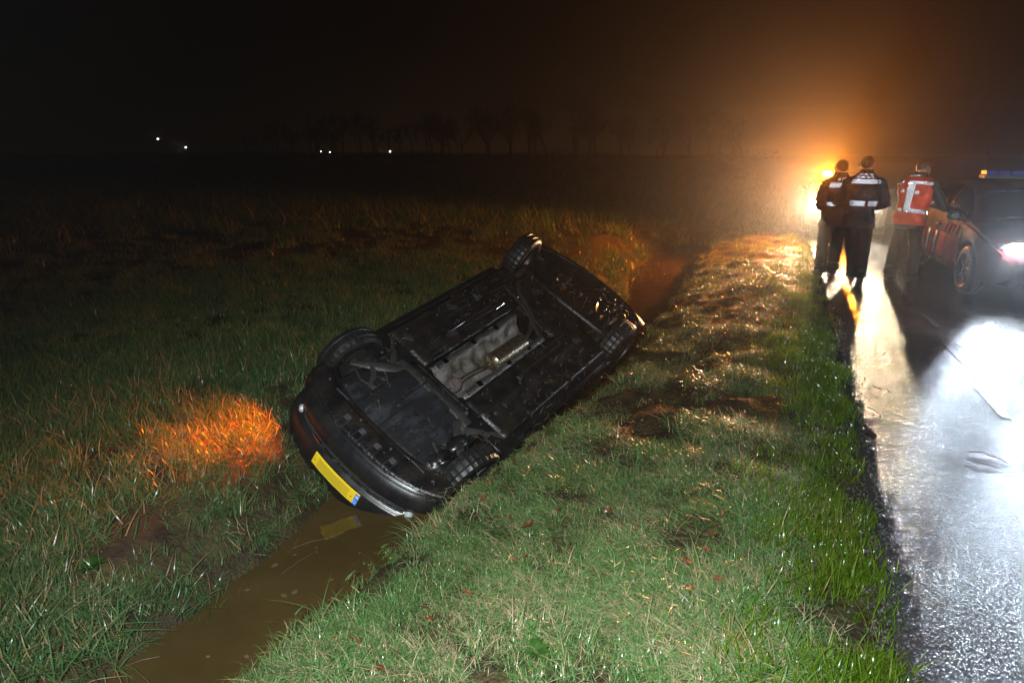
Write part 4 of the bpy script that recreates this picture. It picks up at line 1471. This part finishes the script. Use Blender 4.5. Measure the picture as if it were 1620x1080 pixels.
def twig(label, pts, r_=0.007, fork=None):
    mb = MB()
    P_ = []
    for i in range(len(pts) - 1):
        for t in (0, 0.33, 0.66):
            x = pts[i][0] + (pts[i + 1][0] - pts[i][0]) * t + rnd.uniform(-0.006, 0.006)
            y = pts[i][1] + (pts[i + 1][1] - pts[i][1]) * t + rnd.uniform(-0.008, 0.008)
            P_.append((x, y, road_z(x, y) + r_ + 0.002 + rnd.uniform(0, 0.008)))
    x, y = pts[-1]
    P_.append((x, y, road_z(x, y) + r_ * 0.6))
    r_ = r_ * 0.55
    mb.tube(P_, [r_ * (1 - 0.6 * i / len(P_)) for i in range(len(P_))], 7)
    if fork:
        q = P_[len(P_) // 2]
        mb.tube([q, (q[0] + fork[0] * 0.5, q[1] + fork[1] * 0.5, q[2] + 0.012), (q[0] + fork[0], q[1] + fork[1], q[2])], [r_ * 0.6, r_ * 0.5, r_ * 0.3], 6)
    return tag(mb.build('twig', M['twig']), label, 'twig', 'twigs lying on the wet road')


twig('short twig on the wet road close to the grass edge', [(0.69, 5.18), (0.77, 5.07)], 0.008, (0.03, -0.02))
twig('crooked dark twig pointing to the middle of the road', [(0.80, 5.13), (0.86, 5.10), (0.96, 5.01)], 0.009, (0.05, 0.01))
twig('long curved twig in the white headlight reflection on the road', [(1.22, 4.60), (1.30, 4.61), (1.36, 4.57), (1.41, 4.52)], 0.008, (0.04, -0.04))
twig('thin twig just below the long curved twig in the reflection', [(1.18, 4.47), (1.25, 4.45), (1.33, 4.41)], 0.005)
twig('straight thin twig beside the worn edge line dashes', [(1.63, 7.32), (1.68, 7.10), (1.71, 6.80)], 0.008)
twig('small twig on the near bright asphalt', [(0.80, 3.66), (0.84, 3.60), (0.87, 3.54)], 0.006)


def leaf_geo(mb, c, s, az, tilt, curl, fold=0.25):
    d = Vector((math.cos(az), math.sin(az), 0))
    w = Vector((-math.sin(az), math.cos(az), 0))
    up = Vector((0, 0, 1))
    pts = []
    for t, wd in ((-1, 0.02), (-0.45, 0.48), (0.1, 0.62), (0.6, 0.36), (1, 0.02)):
        z = curl * t * t * s + tilt * t * s
        b = Vector(c) + d * t * s + up * z
        pts.append((b - w * wd * s + up * wd * s * fold, b, b + w * wd * s + up * wd * s * fold * 0.7))
    vs = [p for r_ in pts for p in r_]
    fs = [(i * 3 + j, i * 3 + j + 1, i * 3 + j + 4, i * 3 + j + 3) for i in range(4) for j in range(2)]
    mb.add(vs, fs)


lf = MB()
leaf_geo(lf, (0.655, 4.62, road_z(0.655, 4.62) + 0.01), 0.07, 1.7, 0.08, 0.25, 0.4)
lf.tube([(0.66, 4.72, 0.02), (0.64, 4.80, 0.03), (0.61, 4.83, 0.008)], [0.003, 0.003, 0.002], 5)
tag(lf.build('fallen_leaf', M['twig']), 'dark curled leaf lying on the road next to the grass edge', 'leaf')
cl = MB()
for (cx, cy) in ((0.82, 7.55), (0.87, 7.62), (0.97, 7.57), (1.05, 7.50), (0.80, 5.70), (0.84, 5.66), (0.86, 6.6), (0.93, 6.7), (0.75, 5.45), (0.78, 6.9)):
    for k in range(4):
        leaf_geo(cl, (cx + rnd.uniform(-0.04, 0.04), cy + rnd.uniform(-0.05, 0.05), road_z(cx, cy) + 0.01), rnd.uniform(0.010, 0.022), rnd.uniform(0, 6.28), rnd.uniform(-0.3, 0.3), rnd.uniform(0.1, 0.6), 0.4)
tag(cl.build('road_debris', M['twig'], smooth=False), 'crumbs of dark mud and leaf on the wet road', kind='stuff')

# grit along the road edge
gm = MB()
for k in range(5200):
    y = 1.2 + 15 * rnd.random() ** 2.0
    x = float(edge_x(y)) + rnd.gauss(-0.02, 0.055)
    s_ = rnd.uniform(0.004, 0.012) * (1.3 if rnd.random() < 0.1 else 1)
    z = max(float(ground(x, y)), road_z(x, y) if x > float(edge_x(y)) + 0.015 else -1) + s_ * 0.3
    a = rnd.uniform(0, 6.28)
    c, q = math.cos(a) * s_, math.sin(a) * s_
    gm.add([(x + c, y + q, z - s_ * .3), (x - q, y + c, z), (x - c, y - q, z - s_ * .2), (x + q, y - c, z), (x + c * .2, y, z + s_ * 0.8), (x, y, z - s_ * 0.8)],
           [(0, 1, 4), (1, 2, 4), (2, 3, 4), (3, 0, 4), (1, 0, 5), (2, 1, 5), (3, 2, 5), (0, 3, 5)])
tag(gm.build('gravel', M['stone'], smooth=False), 'dark wet grit along the road edge', kind='stuff')

# ------------------------------------------------------------------ grass
def tuft_object(name, m, seed, nb, rad, h, lean, width, droop, hvar=0.35, comb=(0, 0), segs=4):
    r = np.random.RandomState(seed)
    vs, fs, tint = [], [], []
    for b in range(nb):
        q = rad * math.sqrt(r.rand())
        a0 = r.rand() * 6.283
        root = np.array([q * math.cos(a0), q * math.sin(a0), -0.012])
        a = r.rand() * 6.283
        d = np.array([math.cos(a) + comb[0], math.sin(a) + comb[1], 0])
        d /= np.linalg.norm(d) + 1e-6
        hh = h * (1 + hvar * r.randn())
        hh = max(hh, h * 0.3)
        ln = lean * (0.35 + 0.9 * r.rand())
        dr = droop * (0.5 + r.rand())
        w = width * (0.7 + 0.6 * r.rand())
        s = np.array([-d[1], d[0], 0])
        tw = r.uniform(-0.6, 0.6)
        s = s * math.cos(tw) + np.array([0, 0, 1]) * math.sin(tw) * 0.5
        o = len(vs)
        tn = r.rand()
        for k in range(segs + 1):
            t = k / segs
            p = root + d * (ln * hh * t ** 1.6) + np.array([0, 0, hh * (t - dr * t * t)])
            p[2] = max(p[2], -0.012 + 0.008 * t)
            ww = w * (1 - t ** 2.2) * 0.5 + 0.0002
            if k < segs:
                vs += [p - s * ww, p + s * ww]
                tint += [tn, tn]
            else:
                vs.append(p)
                tint.append(tn)
        for k in range(segs - 1):
            fs.append((o + 2 * k, o + 2 * k + 1, o + 2 * k + 3, o + 2 * k + 2))
        k = segs - 1
        fs.append((o + 2 * k, o + 2 * k + 1, o + 2 * k + 2))
    me = bpy.data.meshes.new(name)
    me.from_pydata([tuple(p) for p in vs], [], fs)
    me.polygons.foreach_set('use_smooth', [True] * len(me.polygons))
    at = me.attributes.new('tint', 'FLOAT', 'POINT')
    at.data.foreach_set('value', np.array(tint, np.float32))
    me.materials.append(m)
    return bpy.data.objects.new(name, me)


def scatter(name, label, tufts, P_, rot, scl, pick):
    col = bpy.data.collections.new(name + '_tufts')
    for o in tufts:
        col.objects.link(o)
    me = bpy.data.meshes.new(name)
    me.vertices.add(len(P_))
    me.vertices.foreach_set('co', np.ascontiguousarray(P_, np.float32).ravel())
    for nm, tp, key, arr in (('rot', 'FLOAT_VECTOR', 'vector', rot), ('scl', 'FLOAT', 'value', scl)):
        a = me.attributes.new(nm, tp, 'POINT')
        a.data.foreach_set(key, np.ascontiguousarray(arr, np.float32).ravel())
    a = me.attributes.new('pick', 'INT', 'POINT')
    a.data.foreach_set('value', np.ascontiguousarray(pick, np.int32))
    me.update()
    ob = bpy.data.objects.new(name, me)
    COL.objects.link(ob)
    tag(ob, label, kind='stuff')
    ng = bpy.data.node_groups.new(name, 'GeometryNodeTree')
    ng.interface.new_socket('Geometry', in_out='INPUT', socket_type='NodeSocketGeometry')
    ng.interface.new_socket('Geometry', in_out='OUTPUT', socket_type='NodeSocketGeometry')
    N, Lk = ng.nodes, ng.links
    gi, go = N.new('NodeGroupInput'), N.new('NodeGroupOutput')
    ci = N.new('GeometryNodeCollectionInfo')
    ci.inputs['Collection'].default_value = col
    ci.inputs['Separate Children'].default_value = True
    ci.inputs['Reset Children'].default_value = True
    iop = N.new('GeometryNodeInstanceOnPoints')
    iop.inputs['Pick Instance'].default_value = True

    def attr(nm, tp):
        q = N.new('GeometryNodeInputNamedAttribute')
        q.data_type = tp
        q.inputs['Name'].default_value = nm
        return q.outputs['Attribute']
    Lk.new(gi.outputs[0], iop.inputs['Points'])
    Lk.new(ci.outputs[0], iop.inputs['Instance'])
    Lk.new(attr('pick', 'INT'), iop.inputs['Instance Index'])
    e2r = N.new('FunctionNodeEulerToRotation')
    Lk.new(attr('rot', 'FLOAT_VECTOR'), e2r.inputs[0])
    Lk.new(e2r.outputs[0], iop.inputs['Rotation'])
    Lk.new(attr('scl', 'FLOAT'), iop.inputs['Scale'])
    Lk.new(iop.outputs[0], go.inputs[0])
    md = ob.modifiers.new('scatter', 'NODES')
    md.node_group = ng
    return ob


CAMF = np.array([-0.403, 0.915])


def sample_area(x0, x1, y0, y1, dens):
    """points in a box with density dens(x, y) per square metre, kept where the camera could look"""
    mx = dens(None, None)
    n = int((x1 - x0) * (y1 - y0) * mx)
    x = x0 + (x1 - x0) * RS.rand(n)
    y = y0 + (y1 - y0) * RS.rand(n)
    d = np.hypot(x, y)
    ang = np.degrees(np.arctan2(x * CAMF[1] - y * CAMF[0], x * CAMF[0] + y * CAMF[1]))
    keep = (RS.rand(n) < dens(x, y) / mx) & (np.abs(ang) < 58) | (d < 1.2)
    keep &= RS.rand(n) < dens(x, y) / mx
    return x[keep], y[keep]


def place(x, y, tilt=0.55, yaw=None):
    h = 0.06
    z = ground(x, y)
    gx_ = (ground(x + h, y) - ground(x - h, y)) / (2 * h)
    gy_ = (ground(x, y + h) - ground(x, y - h)) / (2 * h)
    rx = np.arctan(gy_) * tilt
    ry_ = -np.arctan(gx_) * tilt
    rz = RS.rand(len(x)) * 6.283 if yaw is None else yaw + RS.randn(len(x)) * 0.5
    return np.stack([x, y, z], -1), np.stack([rx + RS.randn(len(x)) * 0.08, ry_ + RS.randn(len(x)) * 0.08, rz], -1)


def zones(x, y):
    ex, xr, xl = edge_x(y), lip_x(y), left_x(y)
    z = ground(x, y)
    return ex, xr, xl, z


bald = lambda x, y: fbm(x + 11, y - 4, 1.6, 4)

# lush strip along the road
vt = [tuft_object('a_verge_tuft_%d' % k, M['grass_verge'], 100 + k, 52, 0.10, 0.075, 0.65, 0.0046, 0.25) for k in range(6)]


def dens_v(x, y):
    if x is None:
        return 260.0
    ex, xr, xl, z = zones(x, y)
    d = np.hypot(x, y)
    m = sstep(-0.85, -0.20, x - ex + 0.75 * fbm(x, y, 1.3, 4)) * (1 - sstep(-0.07, 0.0, x - ex + 0.10 * fbm(x, y, 4, 3)))
    m = m * np.where(bald(x * 2, y * 2) > -0.16, 1, 0.3)
    return 260 * m * np.clip(1.25 - d / 14, 0.22, 1)


x, y = sample_area(-1.2, 0.7, 0.3, 22, dens_v)
P_, ro = place(x, y)
sc = (0.75 + 0.5 * RS.rand(len(x))) * (1 + 0.9 * fbm(x, y, 1.4, 3)) * np.clip(np.hypot(x, y) / 9, 1, 1.5)
scatter('verge_grass', 'lush green grass along the road edge', vt, P_, ro, sc, RS.randint(0, 6, len(x)))

# matted, straw-mixed grass down the near bank
bt_ = [tuft_object('b_bank_tuft_%d' % k, M['grass_bank'], 200 + k, 76, 0.11, 0.058, 1.5, 0.0029, 0.72, 0.4, (-0.7, -0.3)) for k in range(5)]
bt_ += [tuft_object('b_bank_tuft_%d' % k, M['grass_bank'], 300 + k, 46, 0.09, 0.068, 0.9, 0.0031, 0.40, 0.4) for k in range(5, 8)]


def dens_b(x, y):
    if x is None:
        return 300.0
    ex, xr, xl, z = zones(x, y)
    d = np.hypot(x, y)
    m = (1 - sstep(-0.60, 0.0, x - ex + 0.75 * fbm(x, y, 1.3, 4))) * sstep(-0.30, -0.12, x - xr) * (z > WATER_Z + 0.05)
    m = m * np.where(fbm(x + 31, y + 2, 2.6, 3) > -0.16, 1, 0.22)
    m = m * (1 - 0.80 * np.clip(torn(x, y) * 1.6, 0, 1) * (bald(x, y) < 0.06))
    return 300 * m * np.clip(1.2 - d / 13, 0.2, 1)


x, y = sample_area(-2.4, 0.4, 0.3, 22, dens_b)
P_, ro = place(x, y, 0.9, 5.0 * fbm(x - 3, y + 8, 0.9, 3))
upright = RS.rand(len(x)) < 0.22 + 0.5 * sstep(4, 7, y)
pk = np.where(upright, RS.randint(5, 8, len(x)), RS.randint(0, 5, len(x)))
ro[upright, :2] *= 0.4
sc = (0.75 + 0.5 * RS.rand(len(x))) * np.clip(np.hypot(x, y) / 8, 1, 1.5) * (1 + 1.5 * fbm(x + 5, y, 2.4, 3))
scatter('bank_grass', 'matted wet grass on the road side bank of the ditch', bt_, P_, ro, sc, pk)

# far bank and field
ft_ = [tuft_object('c_field_tuft_%d' % k, M['grass_field'], 400 + k, 44, 0.13, 0.115, 0.8, 0.0048, 0.36, 0.4) for k in range(6)]
ft_ += [tuft_object('c_field_tuft_%d' % k, M['grass_field'], 500 + k, 44, 0.13, 0.10, 1.6, 0.0045, 0.70, 0.4, (0.8, 0.1)) for k in range(6, 9)]


def dens_f(x, y):
    if x is None:
        return 250.0
    ex, xr, xl, z = zones(x, y)
    d = np.hypot(x, y)
    up = np.clip((z - WATER_Z) / 0.6, 0, 1)
    m = np.where(x < xl, 1.0, np.where(y > 16.8, 1.0, 0.0)) * (z > WATER_Z + 0.03) * (x < ex - 0.1)
    m = m * np.where(up < 0.75, 0.62 + 0.8 * sstep(-0.06, 0.06, bald(x, y)) + 1.0 * sstep(7, 9, y), np.where(bald(x, y) > -0.2, 1, 0.5))
    return 250 * m * np.clip(1.25 - d / 12, 0.14, 1)


x, y = sample_area(-16, 0.3, 0.2, 30, dens_f)
P_, ro = place(x, y, 0.6)
mat_ = (RS.rand(len(x)) < 0.35) & (np.hypot(x, y) < 7)
pk = np.where(mat_, RS.randint(6, 9, len(x)), RS.randint(0, 6, len(x)))
sc = (0.7 + 0.6 * RS.rand(len(x))) * (1 + 1.1 * fbm(x, y, 0.9, 3)) * np.clip(np.hypot(x, y) / 9, 1, 1.9)
scatter('field_grass', 'rough wet grass of the far bank and the field', ft_, P_, ro, sc, pk)


def dens_ff(x, y):
    if x is None:
        return 3.2
    d = np.hypot(x, y)
    return 3.2 * np.clip(1.5 - d / 45, 0.12, 1) * sstep(14, 20, d) * (x < edge_x(y) - 0.2) * ((x < left_x(np.minimum(y, 17))) | (y > 17.2))


x, y = sample_area(-75, 0, 2, 85, dens_ff)
P_, ro = place(x, y, 0.3)
scatter('distant_field_grass', 'rough grass farther out in the dark field', ft_, P_, ro, 2.6 + 1.6 * RS.rand(len(x)), RS.randint(0, 6, len(x)))

# fallen leaves in the grass
lt = []
for k in range(9):
    q = MB()
    leaf_geo(q, (0, 0, 0.006), 0.034, 0, RS.uniform(-0.4, 0.4), RS.uniform(-0.5, 0.8), RS.uniform(0.1, 0.9))
    q.v = [(p[0] + RS.uniform(-1, 1) * 0.005, p[1] * RS.uniform(0.75, 1.3) + RS.uniform(-1, 1) * 0.004, p[2] + RS.uniform(-1, 1) * 0.006) for p in q.v]
    me = bpy.data.meshes.new('d_leaf_%d' % k)
    me.from_pydata(q.v, [], q.f)
    at = me.attributes.new('tint', 'FLOAT', 'POINT')
    at.data.foreach_set('value', np.full(len(q.v), RS.rand(), np.float32))
    me.materials.append(M['leaf'])
    lt.append(bpy.data.objects.new('d_leaf_%d' % k, me))


def dens_l(x, y):
    if x is None:
        return 260.0
    ex, xr, xl, z = zones(x, y)
    m = 60 * (x < ex - 0.4) * (x > xr - 0.2) + 240 * np.clip(torn(x, y) * 1.2, 0, 1) + 6 * (x < xl - 0.2) * (x > -7)
    return m * (0.4 + 1.6 * (fbm(x, y, 1.1, 3) > 0.0)) / 2 * (z > WATER_Z + 0.03)


x, y = sample_area(-7, 0.3, 0.5, 14, dens_l)
P_, ro = place(x, y, 0.8)
P_[:, 2] += 0.034
ro[:, :2] += RS.randn(len(x), 2) * 0.35
scatter('fallen_leaves', 'brown fallen leaves lying in the grass of the banks', lt, P_, ro, (0.30 + 0.75 * RS.rand(len(x)) ** 1.6) * (1 - 0.5 * np.clip(torn(x, y) * 2, 0, 1)), RS.randint(0, 9, len(x)))

# reed straws along the far water edge and afloat
rd = MB()
for k in range(7):
    y = rnd.uniform(0.9, 3.2)
    x = float(left_x(y)) + rnd.uniform(-0.12, 0.22)
    a = R(75) + rnd.gauss(0, 0.45)
    L_ = rnd.uniform(0.06, 0.32)
    z0 = max(float(ground(x, y)), WATER_Z) + 0.006
    x1, y1 = x + math.cos(a) * L_, y + math.sin(a) * L_
    z1 = max(float(ground(x1, y1)), WATER_Z) + 0.008
    rd.tube([(x, y, z0), ((x + x1) / 2, (y + y1) / 2, (z0 + z1) / 2 + 0.01), (x1, y1, z1)], [0.0012, 0.0016, 0.001], 4)
for k in range(22):
    y = rnd.uniform(1.2, 3.2)
    x = rnd.uniform(-2.95, -2.2)
    leaf_geo(rd, (x, y, WATER_Z + 0.002), rnd.uniform(0.01, 0.03), rnd.uniform(0, 6.28), 0, 0.02, 0.03)
tag(rd.build('floating_debris', M['reed'], smooth=False), 'dead straws and bits floating along the far water edge', kind='stuff')

# broad-leaved weeds
def weed(label, x, y, s, n, seed):
    r = random.Random(seed)
    z = float(ground(x, y))
    t = thing('broadleaf_weed', label, 'plant', (x, y, z), group='broad leaved weeds on the banks')
    for k in range(n):
        q = MB()
        az = k * 6.283 / n + r.uniform(-0.3, 0.3)
        leaf_geo(q, (math.cos(az) * s * 1.0, math.sin(az) * s * 1.0, 0.045 + r.uniform(0, 0.02)), s, az, r.uniform(0.1, 0.45), -0.25, 0.2)
        q.build('leaf', M['weed'], t)
    return t


weed('bright green broad leaved weed in the nearest matted grass', -0.76, 1.98, 0.028, 7, 1)
weed('broad leaved weed on the far bank at the left', -3.45, 1.85, 0.042, 8, 3)
weed('green weed in the churned bank beside the wreck', -0.80, 6.84, 0.04, 6, 4)

# ------------------------------------------------------------------ night haze
hzm = bpy.data.materials.new('night_haze')
hzm.use_nodes = True
hn_ = hzm.node_tree.nodes
hn_.clear()
ho = hn_.new('ShaderNodeOutputMaterial')
hv_ = hn_.new('ShaderNodeVolumePrincipled')
hv_.inputs['Color'].default_value = (0.9, 0.9, 0.9, 1)
hv_.inputs['Density'].default_value = 0.0020
hv_.inputs['Anisotropy'].default_value = 0.86
hzm.node_tree.links.new(hv_.outputs[0], ho.inputs['Volume'])
hb = MB()
xs_, ys_, zs_ = (-270, 130), (-50, 270), (-3.2, 16.0)
vs = [(x, y, z) for z in zs_ for y in ys_ for x in xs_]
hb.add(vs, [(0, 2, 3, 1), (4, 5, 7, 6), (0, 1, 5, 4), (2, 6, 7, 3), (0, 4, 6, 2), (1, 3, 7, 5)])
tag(hb.build('haze', hzm, smooth=False), 'thin damp night haze', kind='stuff')
